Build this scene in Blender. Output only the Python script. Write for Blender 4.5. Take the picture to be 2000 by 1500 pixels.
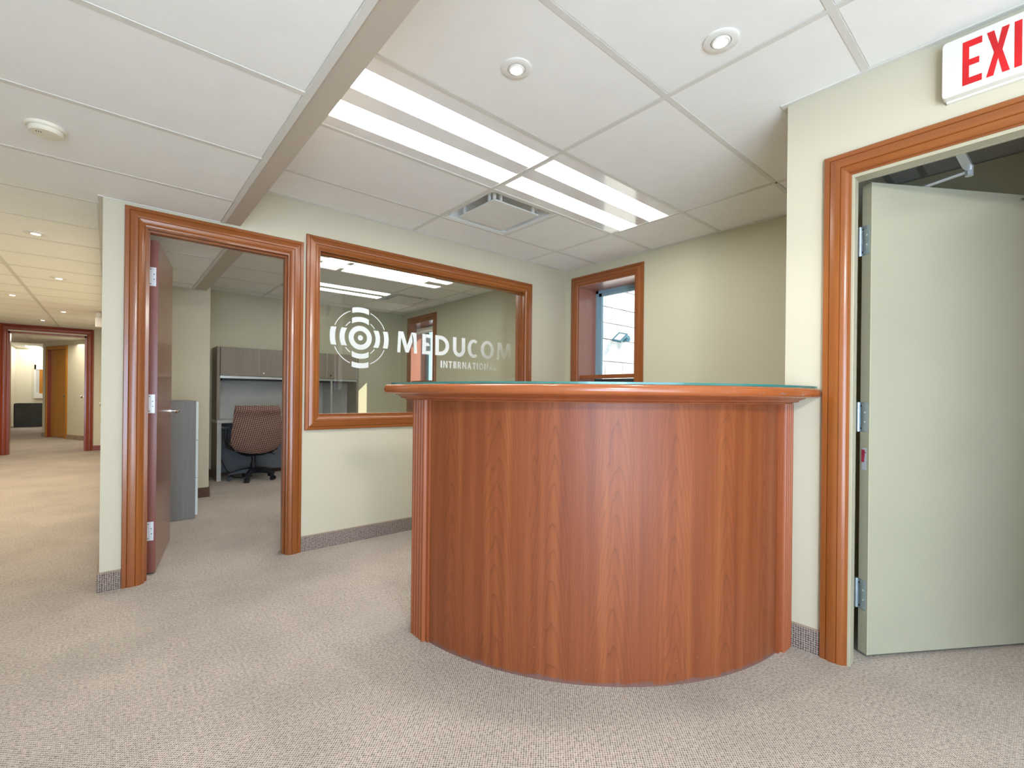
import bpy, bmesh, math, random
from mathutils import Vector, Matrix
random.seed(7)
for o in list(bpy.data.objects): bpy.data.objects.remove(o)
S = bpy.context.scene
COL = S.collection
PI = math.pi

# ------------------------------------------------------------------ camera
H = 1.08
YAW, ROLL, FPX, CY = 0.8582, 0.0108, 909.6, 772.4
cam = bpy.data.cameras.new('camera')
cam.sensor_width = 36.0
cam.lens = FPX / 2000 * 36
cam.shift_x = 0.0
cam.shift_y = (CY - 750) / 2000
cam.clip_start = 0.05
cam.clip_end = 200
co = bpy.data.objects.new('camera', cam)
F = Vector((math.cos(YAW), math.sin(YAW), 0))
R0 = Vector((math.sin(YAW), -math.cos(YAW), 0))
U0 = Vector((0, 0, 1))
RX = R0 * math.cos(ROLL) + U0 * math.sin(ROLL)
UP = -R0 * math.sin(ROLL) + U0 * math.cos(ROLL)
m = Matrix.Identity(4)
for i in range(3):
    m[i][0] = RX[i]; m[i][1] = UP[i]; m[i][2] = -F[i]
m[2][3] = H
co.matrix_world = m
COL.objects.link(co)
S.camera = co

# ------------------------------------------------------------------ world, sun, area lights, exposure
S.view_settings.view_transform = 'Standard'
S.view_settings.look = 'None'
S.view_settings.gamma = 1
S.view_settings.use_curve_mapping = False
S.view_settings.exposure = 0.0
world = bpy.data.worlds.new('world'); S.world = world
world.use_nodes = True
bg = world.node_tree.nodes['Background']
bg.inputs['Color'].default_value = (0.62, 0.80, 1.0, 1)
bg.inputs['Strength'].default_value = 2.2

def light(name, kind, loc, energy, color, aim=None, **kw):
    l = bpy.data.lights.new(name, kind); l.energy = energy; l.color = color
    for k, v in kw.items(): setattr(l, k, v)
    o = bpy.data.objects.new(name, l); o.location = loc
    if aim is not None: o.rotation_euler = Vector(aim).to_track_quat('-Z', 'Y').to_euler()
    COL.objects.link(o); return o

light('sun', 'SUN', (10, -10, 20), 14.0, (1.0, 0.86, 0.68), (-1, 0.60, -0.98), angle=0.009)
# daylight from the glazed front of the suite behind the camera
light('front_daylight', 'AREA', (-1.35, -1.7, 0.95), 150, (0.42, 0.67, 1.0), (1, 0.75, -0.12), shape='RECTANGLE', size=2.4, size_y=1.5)
light('south_daylight', 'AREA', (0.0, -2.9, 0.95), 82, (0.47, 0.70, 1.0), (0.1, 1, -0.10), shape='RECTANGLE', size=2.4, size_y=1.8)
light('ceiling_fill_light', 'AREA', (0.2, -1.5, 0.04), 125, (1.0, 0.98, 0.95), (0.1, 0.35, 1), shape='RECTANGLE', size=2.8, size_y=2.2)  # added upward fill to brighten the ceilings, in place of floor bounce
# ceiling luminaires of the waiting area behind the camera
light('waiting_area_light', 'AREA', (0.1, -1.2, 2.08), 5, (1.0, 0.95, 0.88), (0, 0, -1), shape='RECTANGLE', size=1.4, size_y=1.2)
light('waiting_downlight', 'SPOT', (0.2, -0.9, 2.10), 185, (1.0, 0.97, 0.93), (0.35, 0.5, -1), spot_size=math.radians(165), spot_blend=0.5, shadow_soft_size=0.10)
light('corridor_light', 'AREA', (-0.75, 7.2, 2.1), 75, (1.0, 0.89, 0.73), (0, 0, -1), shape='RECTANGLE', size=1.0, size_y=6.0)
light('office_light', 'AREA', (1.7, 4.0, 2.30), 16, (1.0, 0.97, 0.92), (0, 0, -1), shape='RECTANGLE', size=1.2, size_y=.5)
light('far_room_light', 'AREA', (-1.7, 19.5, 2.35), 36, (1.0, 0.97, 0.92), (0, 0, -1), shape='RECTANGLE', size=1.6, size_y=3.0)
light('lobby_light', 'AREA', (-0.9, 13.0, 2.1), 26, (1.0, 0.92, 0.76), (0, 0, -1), shape='RECTANGLE', size=0.9, size_y=2.0)
light('stair_light', 'AREA', (3.1, -1.2, 2.3), 3, (1.0, 0.85, 0.62), (0, 0, -1), shape='RECTANGLE', size=0.5, size_y=0.5)

# ------------------------------------------------------------------ key dimensions
YA, XD, XC, HC, HL = 3.335, 2.272, 3.623, 2.381, 2.122
T = 0.6096
YB = 7.0            # office back wall
YF = 11.35          # far corridor frame
def ZC(y):          # the corridor ceiling climbs slightly
    return HL + max(0.0, (y - YA)) * 0.0085

# ------------------------------------------------------------------ materials
MATS = {}
def newmat(name):
    mt = bpy.data.materials.new(name); mt.use_nodes = True
    nt = mt.node_tree
    return mt, nt, nt.nodes['Principled BSDF']
def N(nt, kind, **kw):
    n = nt.nodes.new(kind)
    for k, v in kw.items(): setattr(n, k, v)
    return n
def L(nt, a, b): nt.links.new(a, b)
def M(nt, op, a, b=None, c=None):
    n = nt.nodes.new('ShaderNodeMath'); n.operation = op
    for i, v in enumerate((a, b, c)):
        if v is None: continue
        if isinstance(v, (int, float)): n.inputs[i].default_value = v
        else: nt.links.new(v, n.inputs[i])
    return n.outputs[0]
def mixc(nt, fac, a, b):
    n = nt.nodes.new('ShaderNodeMix'); n.data_type = 'RGBA'
    if isinstance(fac, (int, float)): n.inputs[0].default_value = fac
    else: nt.links.new(fac, n.inputs[0])
    for i, v in ((6, a), (7, b)):
        if isinstance(v, tuple): n.inputs[i].default_value = (*v, 1)
        else: nt.links.new(v, n.inputs[i])
    return n.outputs[2]
def bump(nt, p, h, strength, dist):
    b = nt.nodes.new('ShaderNodeBump'); b.inputs['Strength'].default_value = strength; b.inputs['Distance'].default_value = dist
    nt.links.new(h, b.inputs['Height']); nt.links.new(b.outputs[0], p.inputs['Normal'])
def coords(nt, scale=(1, 1, 1), kind='Object', rot=(0, 0, 0)):
    tc = nt.nodes.new('ShaderNodeTexCoord'); mp = nt.nodes.new('ShaderNodeMapping')
    mp.inputs['Scale'].default_value = scale; mp.inputs['Rotation'].default_value = rot
    nt.links.new(tc.outputs[kind], mp.inputs[0]); return mp.outputs[0]
def noise(nt, vec, scale, detail=3, rough=0.5):
    n = nt.nodes.new('ShaderNodeTexNoise'); n.inputs['Scale'].default_value = scale
    n.inputs['Detail'].default_value = detail; n.inputs['Roughness'].default_value = rough
    nt.links.new(vec, n.inputs['Vector']); return n.outputs[0]
def ramp(nt, fac, stops):
    r = nt.nodes.new('ShaderNodeValToRGB'); nt.links.new(fac, r.inputs[0])
    e = r.color_ramp.elements
    while len(e) < len(stops): e.new(0.5)
    for x, (p, c) in zip(e, stops):
        x.position = p; x.color = (*c, 1) if len(c) == 3 else c
    return r.outputs[0]

def plain(name, col, rough=0.5, metal=0.0, coat=0.0, spec=0.5, nz=0.0, nscale=8.0, bmp=0.0, bscale=300):
    mt, nt, p = newmat(name)
    p.inputs['Base Color'].default_value = (*col, 1)
    p.inputs['Roughness'].default_value = rough; p.inputs['Metallic'].default_value = metal
    p.inputs['Coat Weight'].default_value = coat; p.inputs['Coat Roughness'].default_value = 0.12
    p.inputs['Specular IOR Level'].default_value = spec
    v = coords(nt)
    n = noise(nt, v, nscale, 3)
    if nz:
        c2 = tuple(min(1, x * (1 - nz)) for x in col); c1 = tuple(min(1, x * (1 + nz)) for x in col)
        L(nt, ramp(nt, n, [(0.35, c2), (0.65, c1)]), p.inputs['Base Color'])
    if bmp:
        bump(nt, p, noise(nt, v, bscale, 2), bmp, 0.002)
    MATS[name] = mt; return mt

def wood(name, dark, light_, axis='z', rough=0.32, coat=0.35, blotch=0.35, fine=1.0, red=None, fib_w=0.4):
    mt, nt, p = newmat(name)
    st = {'x': (0.06, 1, 1), 'y': (1, 0.06, 1), 'z': (1, 1, 0.06)}[axis]
    v = coords(nt, st)
    fib = noise(nt, v, 120 * fine, 4, 0.6)
    band = noise(nt, v, 9, 4, 0.5)
    lo = tuple((a + (b - a) * 0.15) for a, b in zip(dark, light_))
    c = ramp(nt, band, [(0.24, dark), (0.5, tuple((a + b) / 2 for a, b in zip(dark, light_))), (0.76, light_)])
    c2 = ramp(nt, fib, [(0.3, (0.78, 0.76, 0.74)), (0.62, (1.06, 1.06, 1.06))])
    mx = N(nt, 'ShaderNodeMix', data_type='RGBA', blend_type='MULTIPLY'); mx.inputs[0].default_value = fib_w
    L(nt, c, mx.inputs[6]); L(nt, c2, mx.inputs[7])
    out = mx.outputs[2]
    if red:
        big = noise(nt, coords(nt, (1, 1, 1)), 2.3, 2)
        f = M(nt, 'MULTIPLY', ramp(nt, big, [(0.4, (0, 0, 0)), (0.62, (1, 1, 1))]), blotch)
        out = mixc(nt, f, out, red)
    L(nt, out, p.inputs['Base Color'])
    p.inputs['Roughness'].default_value = rough
    p.inputs['Coat Weight'].default_value = coat; p.inputs['Coat Roughness'].default_value = 0.15
    bump(nt, p, fib, 0.02, 0.001)
    MATS[name] = mt; return mt

def wall_paint(name, col):
    mt, nt, p = newmat(name)
    v = coords(nt)
    n = noise(nt, v, 1.3, 2)
    c = ramp(nt, n, [(0.3, tuple(x * 0.985 for x in col)), (0.7, tuple(min(1, x * 1.015) for x in col))])
    L(nt, c, p.inputs['Base Color']); p.inputs['Roughness'].default_value = 0.55
    p.inputs['Specular IOR Level'].default_value = 0.35
    bump(nt, p, noise(nt, v, 260, 2), 0.05, 0.001)
    MATS[name] = mt; return mt

def carpet(name, base, fleck, pitch, dens=0.5, stain=0.12, warp=0.6, vertical=False):
    mt, nt, p = newmat(name)
    tc = N(nt, 'ShaderNodeTexCoord')
    warpn = N(nt, 'ShaderNodeTexNoise'); warpn.inputs['Scale'].default_value = 60; warpn.inputs['Detail'].default_value = 2
    L(nt, tc.outputs['Object'], warpn.inputs['Vector'])
    mx = N(nt, 'ShaderNodeVectorMath', operation='MULTIPLY_ADD')
    L(nt, warpn.outputs['Color'], mx.inputs[0]); mx.inputs[1].default_value = (pitch * warp,) * 3
    L(nt, tc.outputs['Object'], mx.inputs[2])
    sp = N(nt, 'ShaderNodeSeparateXYZ'); L(nt, mx.outputs[0], sp.inputs[0])
    k = 2 * PI / pitch
    hx, hy = sp.outputs[0], sp.outputs[1]
    if vertical:
        al = M(nt, 'ADD', hx, hy); hx = M(nt, 'ADD', al, sp.outputs[2]); hy = M(nt, 'SUBTRACT', al, sp.outputs[2])
    a = M(nt, 'SINE', M(nt, 'MULTIPLY', hx, k)); b = M(nt, 'SINE', M(nt, 'MULTIPLY', hy, k))
    w = M(nt, 'MULTIPLY', M(nt, 'ADD', M(nt, 'MULTIPLY', a, b), 1.0), 0.5)
    rnd = noise(nt, tc.outputs['Object'], 95, 2)
    w2 = M(nt, 'ADD', w, M(nt, 'MULTIPLY', M(nt, 'SUBTRACT', rnd, 0.5), 1.1))
    f = ramp(nt, w2, [(dens - 0.22, (0, 0, 0)), (dens + 0.22, (1, 1, 1))])
    col = mixc(nt, f, fleck, base)
    big = noise(nt, tc.outputs['Object'], 1.7, 4, 0.6)
    g = ramp(nt, big, [(0.36, (1 - stain,) * 3), (0.6, (1.0, 1.0, 1.0))])
    mm = N(nt, 'ShaderNodeMix', data_type='RGBA', blend_type='MULTIPLY'); mm.inputs[0].default_value = 1
    L(nt, col, mm.inputs[6]); L(nt, g, mm.inputs[7])
    L(nt, mm.outputs[2], p.inputs['Base Color'])
    p.inputs['Roughness'].default_value = 0.95; p.inputs['Specular IOR Level'].default_value = 0.1
    p.inputs['Sheen Weight'].default_value = 0.15
    bump(nt, p, w2, 0.5, 0.002)
    MATS[name] = mt; return mt

def emit(name, col, strength):
    mt, nt, p = newmat(name)
    p.inputs['Base Color'].default_value = (0.8, 0.8, 0.8, 1)
    p.inputs['Emission Color'].default_value = (*col, 1); p.inputs['Emission Strength'].default_value = strength
    MATS[name] = mt; return mt

def thin_glass(name, tint=(1, 1, 1), refl=1.0, ior=1.5):
    mt = bpy.data.materials.new(name); mt.use_nodes = True; nt = mt.node_tree
    nt.nodes.clear()
    out = N(nt, 'ShaderNodeOutputMaterial'); mix = N(nt, 'ShaderNodeMixShader')
    tr = N(nt, 'ShaderNodeBsdfTransparent'); tr.inputs[0].default_value = (*tint, 1)
    gl = N(nt, 'ShaderNodeBsdfGlossy'); gl.inputs['Roughness'].default_value = 0.0
    ge = N(nt, 'ShaderNodeNewGeometry'); dt = N(nt, 'ShaderNodeVectorMath', operation='DOT_PRODUCT')
    L(nt, ge.outputs['Normal'], dt.inputs[0]); L(nt, ge.outputs['Incoming'], dt.inputs[1])
    k = M(nt, 'POWER', M(nt, 'SUBTRACT', 1.0, M(nt, 'MINIMUM', M(nt, 'ABSOLUTE', dt.outputs['Value']), 1.0)), 5.0)
    f = M(nt, 'MULTIPLY', M(nt, 'ADD', M(nt, 'MULTIPLY', k, 0.95), 0.045), refl)
    L(nt, f, mix.inputs[0]); L(nt, tr.outputs[0], mix.inputs[1]); L(nt, gl.outputs[0], mix.inputs[2])
    L(nt, mix.outputs[0], out.inputs[0]); MATS[name] = mt; return mt

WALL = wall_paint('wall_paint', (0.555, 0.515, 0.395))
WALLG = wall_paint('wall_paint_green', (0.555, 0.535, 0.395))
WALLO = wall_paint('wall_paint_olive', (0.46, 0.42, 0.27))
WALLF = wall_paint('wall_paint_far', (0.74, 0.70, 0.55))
BEAM = wall_paint('beam_paint', (0.50, 0.44, 0.36))
TILE = plain('tile_white', (0.85, 0.85, 0.825), 0.9, spec=0.15, nz=0.01, bmp=0.35, bscale=420)
TBAR = plain('tbar_white', (0.67, 0.66, 0.61), 0.5, nz=0.01)
WHITE = plain('white_plastic', (0.80, 0.79, 0.74), 0.4, nz=0.01)
CREAM = plain('cream_plastic', (0.74, 0.70, 0.58), 0.45, nz=0.02)
CARPET = carpet('carpet', (0.55, 0.475, 0.405), (0.125, 0.10, 0.08), 0.0105, 0.33, 0.16, 0.4)
CARPETB = carpet('carpet_base', (0.36, 0.29, 0.25), (0.085, 0.06, 0.055), 0.0190, 0.42, 0.06, 0.15, True)
EDGE = plain('base_binding', (0.36, 0.27, 0.19), 0.8, nz=0.1)
CAS = {a: wood('casing_wood_' + a, (0.19, 0.050, 0.008), (0.35, 0.108, 0.018), a, 0.30, 0.35, 0.4, 0.8, (0.26, 0.066, 0.020)) for a in 'xyz'}
CASR = {a: wood('casing_red_' + a, (0.20, 0.028, 0.010), (0.34, 0.060, 0.020), a, 0.3, 0.4) for a in 'xyz'}
WDOOR = wood('door_veneer', (0.19, 0.066, 0.024), (0.28, 0.105, 0.040), 'z', 0.26, 0.35, 0.3, 0.7)
WDOORE = wood('door_edge_wood', (0.17, 0.045, 0.030), (0.25, 0.070, 0.045), 'z', 0.4, 0.2)
ODOOR = wood('orange_oak', (0.42, 0.16, 0.012), (0.58, 0.24, 0.02), 'z', 0.35, 0.3)
PIL = wood('pilaster_cherry', (0.24, 0.058, 0.017), (0.32, 0.085, 0.025), 'z', 0.45, 0.08)
TOPW = wood('counter_cherry', (0.34, 0.10, 0.035), (0.50, 0.175, 0.07), 'x', 0.22, 0.7, 0.3, 0.7)
GLAM = wood('grey_laminate', (0.21, 0.175, 0.14), (0.255, 0.215, 0.172), 'z', 0.5, 0.0, 0.2, 0.5)
GLAMS = wood('grey_laminate_side', (0.165, 0.16, 0.158), (0.20, 0.193, 0.19), 'z', 0.5, 0.0, 0.2, 0.5)
DESKE = plain('desk_edge_grey', (0.50, 0.50, 0.47), 0.5, nz=0.02)
PANELG = plain('hutch_back_grey', (0.46, 0.46, 0.44), 0.7, nz=0.03)
ALU = plain('aluminium', (0.55, 0.58, 0.60), 0.35, metal=0.7, nz=0.03)
CHROME = plain('chrome', (0.80, 0.82, 0.84), 0.12, metal=1.0)
ZINC = plain('zinc_hinge', (0.42, 0.50, 0.56), 0.32, metal=0.8, nz=0.06, nscale=60)
WHINGE = plain('painted_hinge', (0.66, 0.70, 0.72), 0.35, metal=0.25, nz=0.05, nscale=60)
BLACK = plain('black_plastic', (0.012, 0.013, 0.018), 0.35, nz=0.2)
DARK = plain('dark_void', (0.02, 0.02, 0.02), 0.8)
SCREW = plain('screw_dark', (0.10, 0.11, 0.12), 0.4, metal=0.6)
SAGE = plain('sage_door_paint', (0.37, 0.352, 0.258), 0.35, coat=0.15, nz=0.02, nscale=2.5, bmp=0.04, bscale=90)
SAGEF = plain('sage_frame_paint', (0.42, 0.39, 0.28), 0.35, nz=0.02, nscale=4)
RED = plain('exit_red', (0.60, 0.006, 0.010), 0.3, nz=0.12, nscale=9)
SIGN = plain('sign_white', (0.74, 0.735, 0.66), 0.35, nz=0.01)
STICK = plain('label_red', (0.35, 0.02, 0.06), 0.5, nz=0.2, nscale=90)
SILV = plain('label_silver', (0.42, 0.46, 0.52), 0.4, nz=0.1, nscale=90)
DKGREY = plain('dark_laminate', (0.045, 0.052, 0.050), 0.45, nz=0.15, nscale=4)
STRIP = emit('lamp_diffuser', (1.0, 0.985, 0.95), 16)
STRIPF = emit('lamp_diffuser_far', (1.0, 0.97, 0.92), 8)
LAMP = emit('led_lens', (1.0, 0.96, 0.86), 26)
TROF = plain('troffer_gloss', (0.88, 0.88, 0.87), 0.10, spec=0.5, coat=0.25, nz=0.01)
VENTW = plain('vent_white', (0.76, 0.77, 0.74), 0.35, nz=0.01)
VENTD = plain('vent_duct', (0.28, 0.31, 0.32), 0.6, nz=0.05)
GLASS = thin_glass('pane_glass', (0.965, 0.985, 0.97), 1.1)
GLASSX = thin_glass('window_glass', (0.95, 0.98, 1.0), 0.7)
GTOP = thin_glass('counter_glass', (0.85, 0.95, 0.92), 1.0)
GEDGE = plain('glass_edge_teal', (0.03, 0.17, 0.155), 0.15, spec=0.8)
VINYLFR = plain('window_vinyl_blue', (0.28, 0.46, 0.55), 0.4, nz=0.02)
STONE = plain('pale_stone', (0.60, 0.60, 0.58), 0.9, nz=0.22, nscale=3.5, bmp=0.5, bscale=14)
MORTAR = plain('stone_mortar', (0.36, 0.37, 0.38), 0.95)
TEAL = plain('lamp_teal', (0.02, 0.10, 0.14), 0.4)

# chair fabric: small brown lozenges on tan
def fabric():
    mt, nt, p = newmat('lozenge_fabric')
    v = coords(nt, (1, 1, 1))
    sp = N(nt, 'ShaderNodeSeparateXYZ'); L(nt, v, sp.inputs[0])
    k = 2 * PI / 0.036
    a = M(nt, 'SINE', M(nt, 'MULTIPLY', M(nt, 'ADD', sp.outputs[0], M(nt, 'MULTIPLY', sp.outputs[2], 0.6)), k))
    b = M(nt, 'SINE', M(nt, 'MULTIPLY', M(nt, 'SUBTRACT', M(nt, 'MULTIPLY', sp.outputs[0], 0.6), sp.outputs[2]), k))
    w = M(nt, 'MULTIPLY', M(nt, 'ADD', M(nt, 'MULTIPLY', a, b), 1), 0.5)
    w = M(nt, 'ADD', w, M(nt, 'MULTIPLY', M(nt, 'SUBTRACT', noise(nt, v, 130, 2), 0.5), 0.5))
    L(nt, ramp(nt, w, [(0.36, (0.075, 0.030, 0.027)), (0.62, (0.32, 0.20, 0.150))]), p.inputs['Base Color'])
    p.inputs['Roughness'].default_value = 0.95
    return mt
FAB = fabric()

# cherry veneer with cathedral figure, driven by UV (u = metres along the curve, v = height)
def veneer():
    mt, nt, p = newmat('cathedral_veneer')
    tc = N(nt, 'ShaderNodeTexCoord'); sp = N(nt, 'ShaderNodeSeparateXYZ'); L(nt, tc.outputs['UV'], sp.inputs[0])
    u, v = sp.outputs[0], sp.outputs[1]
    W = 0.23
    leaf = M(nt, 'FLOOR', M(nt, 'DIVIDE', u, W))
    x = M(nt, 'SUBTRACT', M(nt, 'SUBTRACT', u, M(nt, 'MULTIPLY', leaf, W)), W / 2)   # -W/2..W/2
    cv = N(nt, 'ShaderNodeCombineXYZ'); L(nt, M(nt, 'MULTIPLY', u, 7.0), cv.inputs[0]); L(nt, M(nt, 'MULTIPLY', v, 1.2), cv.inputs[1]); L(nt, leaf, cv.inputs[2])
    n1 = N(nt, 'ShaderNodeTexNoise'); n1.inputs['Scale'].default_value = 1.6; n1.inputs['Detail'].default_value = 3; L(nt, cv.outputs[0], n1.inputs['Vector'])
    cv2 = N(nt, 'ShaderNodeCombineXYZ'); L(nt, M(nt, 'MULTIPLY', u, 26.0), cv2.inputs[0]); L(nt, M(nt, 'MULTIPLY', v, 9), cv2.inputs[1]); L(nt, leaf, cv2.inputs[2])
    n3 = N(nt, 'ShaderNodeTexNoise'); n3.inputs['Scale'].default_value = 1.0; n3.inputs['Detail'].default_value = 2; L(nt, cv2.outputs[0], n3.inputs['Vector'])
    xo = M(nt, 'ADD', x, M(nt, 'MULTIPLY', M(nt, 'SUBTRACT', n1.outputs[0], 0.5), 0.06))
    ax = M(nt, 'SQRT', M(nt, 'ADD', M(nt, 'MULTIPLY', xo, xo), 0.00012))
    t = M(nt, 'ADD', v, M(nt, 'ADD', M(nt, 'MULTIPLY', M(nt, 'MULTIPLY', ax, ax), 62.0), M(nt, 'MULTIPLY', ax, 3.0)))
    t = M(nt, 'ADD', t, M(nt, 'MULTIPLY', M(nt, 'SUBTRACT', n1.outputs[0], 0.5), 0.30))
    t = M(nt, 'ADD', t, M(nt, 'MULTIPLY', M(nt, 'SUBTRACT', n3.outputs[0], 0.5), 0.075))
    t = M(nt, 'ADD', t, M(nt, 'MULTIPLY', M(nt, 'SINE', M(nt, 'MULTIPLY', leaf, 2.4)), 0.09))
    fr = M(nt, 'FRACT', M(nt, 'MULTIPLY', t, 8.0))
    line = ramp(nt, fr, [(0.0, (0.62, 0.62, 0.62)), (0.05, (0.95, 0.95, 0.95)), (0.6, (1, 1, 1)), (0.93, (0.86, 0.86, 0.86)), (1.0, (0.62, 0.62, 0.62))])
    cvf = N(nt, 'ShaderNodeCombineXYZ'); L(nt, M(nt, 'MULTIPLY', u, 260.0), cvf.inputs[0]); L(nt, M(nt, 'MULTIPLY', v, 5.0), cvf.inputs[1])
    nf = N(nt, 'ShaderNodeTexNoise'); nf.inputs['Scale'].default_value = 1.0; nf.inputs['Detail'].default_value = 3; L(nt, cvf.outputs[0], nf.inputs['Vector'])
    cvb = N(nt, 'ShaderNodeCombineXYZ'); L(nt, M(nt, 'MULTIPLY', u, 22.0), cvb.inputs[0]); L(nt, M(nt, 'MULTIPLY', v, 0.5), cvb.inputs[1])
    nb = N(nt, 'ShaderNodeTexNoise'); nb.inputs['Scale'].default_value = 1.0; nb.inputs['Detail'].default_value = 3; L(nt, cvb.outputs[0], nb.inputs['Vector'])
    c = ramp(nt, nb.outputs[0], [(0.32, (0.19, 0.046, 0.014)), (0.5, (0.232, 0.061, 0.018)), (0.68, (0.28, 0.083, 0.025))])
    c2 = ramp(nt, nf.outputs[0], [(0.3, (0.86, 0.85, 0.84)), (0.7, (1.06, 1.06, 1.06))])
    m1 = N(nt, 'ShaderNodeMix', data_type='RGBA', blend_type='MULTIPLY'); m1.inputs[0].default_value = 0.8
    L(nt, c, m1.inputs[6]); L(nt, line, m1.inputs[7])
    m2 = N(nt, 'ShaderNodeMix', data_type='RGBA', blend_type='MULTIPLY'); m2.inputs[0].default_value = 0.9
    L(nt, m1.outputs[2], m2.inputs[6]); L(nt, c2, m2.inputs[7])
    # scuffed grey band along the bottom edge (mop and vacuum wear)
    nn = noise(nt, tc.outputs['UV'], 17, 6, 0.75)
    edge = M(nt, 'SUBTRACT', M(nt, 'MULTIPLY', nn, 0.075), M(nt, 'ADD', v, 0.020))
    f = ramp(nt, M(nt, 'MULTIPLY', edge, 60), [(0.0, (0, 0, 0)), (0.6, (1, 1, 1))])
    o = mixc(nt, M(nt, 'MULTIPLY', f, 0.6), m2.outputs[2], (0.13, 0.10, 0.10))
    # small pale nicks near the bottom
    vo = N(nt, 'ShaderNodeTexVoronoi'); vo.inputs['Scale'].default_value = 30; L(nt, tc.outputs['UV'], vo.inputs['Vector'])
    nick = M(nt, 'MULTIPLY', M(nt, 'LESS_THAN', vo.outputs['Distance'], 0.045), M(nt, 'LESS_THAN', M(nt, 'ADD', v, M(nt, 'MULTIPLY', nn, 0.5)), 0.42))
    o = mixc(nt, M(nt, 'MULTIPLY', nick, 0.5), o, (0.62, 0.36, 0.22))
    L(nt, o, p.inputs['Base Color'])
    p.inputs['Roughness'].default_value = 0.48; p.inputs['Specular IOR Level'].default_value = 0.35; p.inputs['Coat Weight'].default_value = 0.12; p.inputs['Coat Roughness'].default_value = 0.3
    return mt
VENEER = veneer()

# counter edge with rubbed patches at its right end
def worn_edge():
    mt, nt, p = newmat('rubbed_counter_cherry')
    v = coords(nt, (1, 1, 1)); n = noise(nt, coords(nt, (0.12, 0.12, 1)), 40, 3, 0.5)
    c = ramp(nt, n, [(0.25, (0.29, 0.074, 0.020)), (0.75, (0.36, 0.100, 0.028))])
    sp = N(nt, 'ShaderNodeSeparateXYZ'); L(nt, v, sp.inputs[0])
    gate = ramp(nt, sp.outputs[0], [(0.0, (0, 0, 0)), (1.0, (1, 1, 1))])
    g = M(nt, 'MULTIPLY', M(nt, 'SUBTRACT', sp.outputs[0], 1.55), 2.0)
    w = noise(nt, coords(nt, (0.5, 0.5, 1.6)), 34, 5, 0.65)
    f = M(nt, 'MULTIPLY', M(nt, 'SUBTRACT', w, 0.58), M(nt, 'MULTIPLY', M(nt, 'MAXIMUM', g, 0.0), 16))
    cl = N(nt, 'ShaderNodeClamp'); L(nt, f, cl.inputs[0])
    o = mixc(nt, M(nt, 'MULTIPLY', cl.outputs[0], 0.8), c, (0.26, 0.17, 0.14))
    L(nt, o, p.inputs['Base Color']); p.inputs['Roughness'].default_value = 0.25
    p.inputs['Coat Weight'].default_value = 0.4; p.inputs['Coat Roughness'].default_value = 0.1
    return mt
WORN = worn_edge()

# frosted vinyl; its alpha fades rightwards to imitate reflections washing it out
def frost():
    mt = bpy.data.materials.new('frosted_vinyl'); mt.use_nodes = True; nt = mt.node_tree; nt.nodes.clear()
    out = N(nt, 'ShaderNodeOutputMaterial'); mix = N(nt, 'ShaderNodeMixShader')
    tr = N(nt, 'ShaderNodeBsdfTransparent')
    d = N(nt, 'ShaderNodeBsdfDiffuse'); d.inputs[0].default_value = (0.84, 0.87, 0.86, 1)
    t2 = N(nt, 'ShaderNodeBsdfTranslucent'); t2.inputs[0].default_value = (0.85, 0.88, 0.87, 1)
    ad = N(nt, 'ShaderNodeMixShader'); ad.inputs[0].default_value = 0.3
    L(nt, d.outputs[0], ad.inputs[1]); L(nt, t2.outputs[0], ad.inputs[2])
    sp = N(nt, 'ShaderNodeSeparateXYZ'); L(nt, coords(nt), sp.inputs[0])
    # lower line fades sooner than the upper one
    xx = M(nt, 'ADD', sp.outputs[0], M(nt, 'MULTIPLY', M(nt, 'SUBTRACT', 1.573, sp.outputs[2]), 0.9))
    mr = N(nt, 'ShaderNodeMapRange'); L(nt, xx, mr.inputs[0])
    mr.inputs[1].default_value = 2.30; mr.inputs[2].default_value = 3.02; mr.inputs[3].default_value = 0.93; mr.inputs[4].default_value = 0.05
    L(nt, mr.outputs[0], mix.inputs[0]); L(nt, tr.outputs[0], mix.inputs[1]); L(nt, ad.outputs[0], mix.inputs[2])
    L(nt, mix.outputs[0], out.inputs[0]); return mt
FROST = frost()

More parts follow.
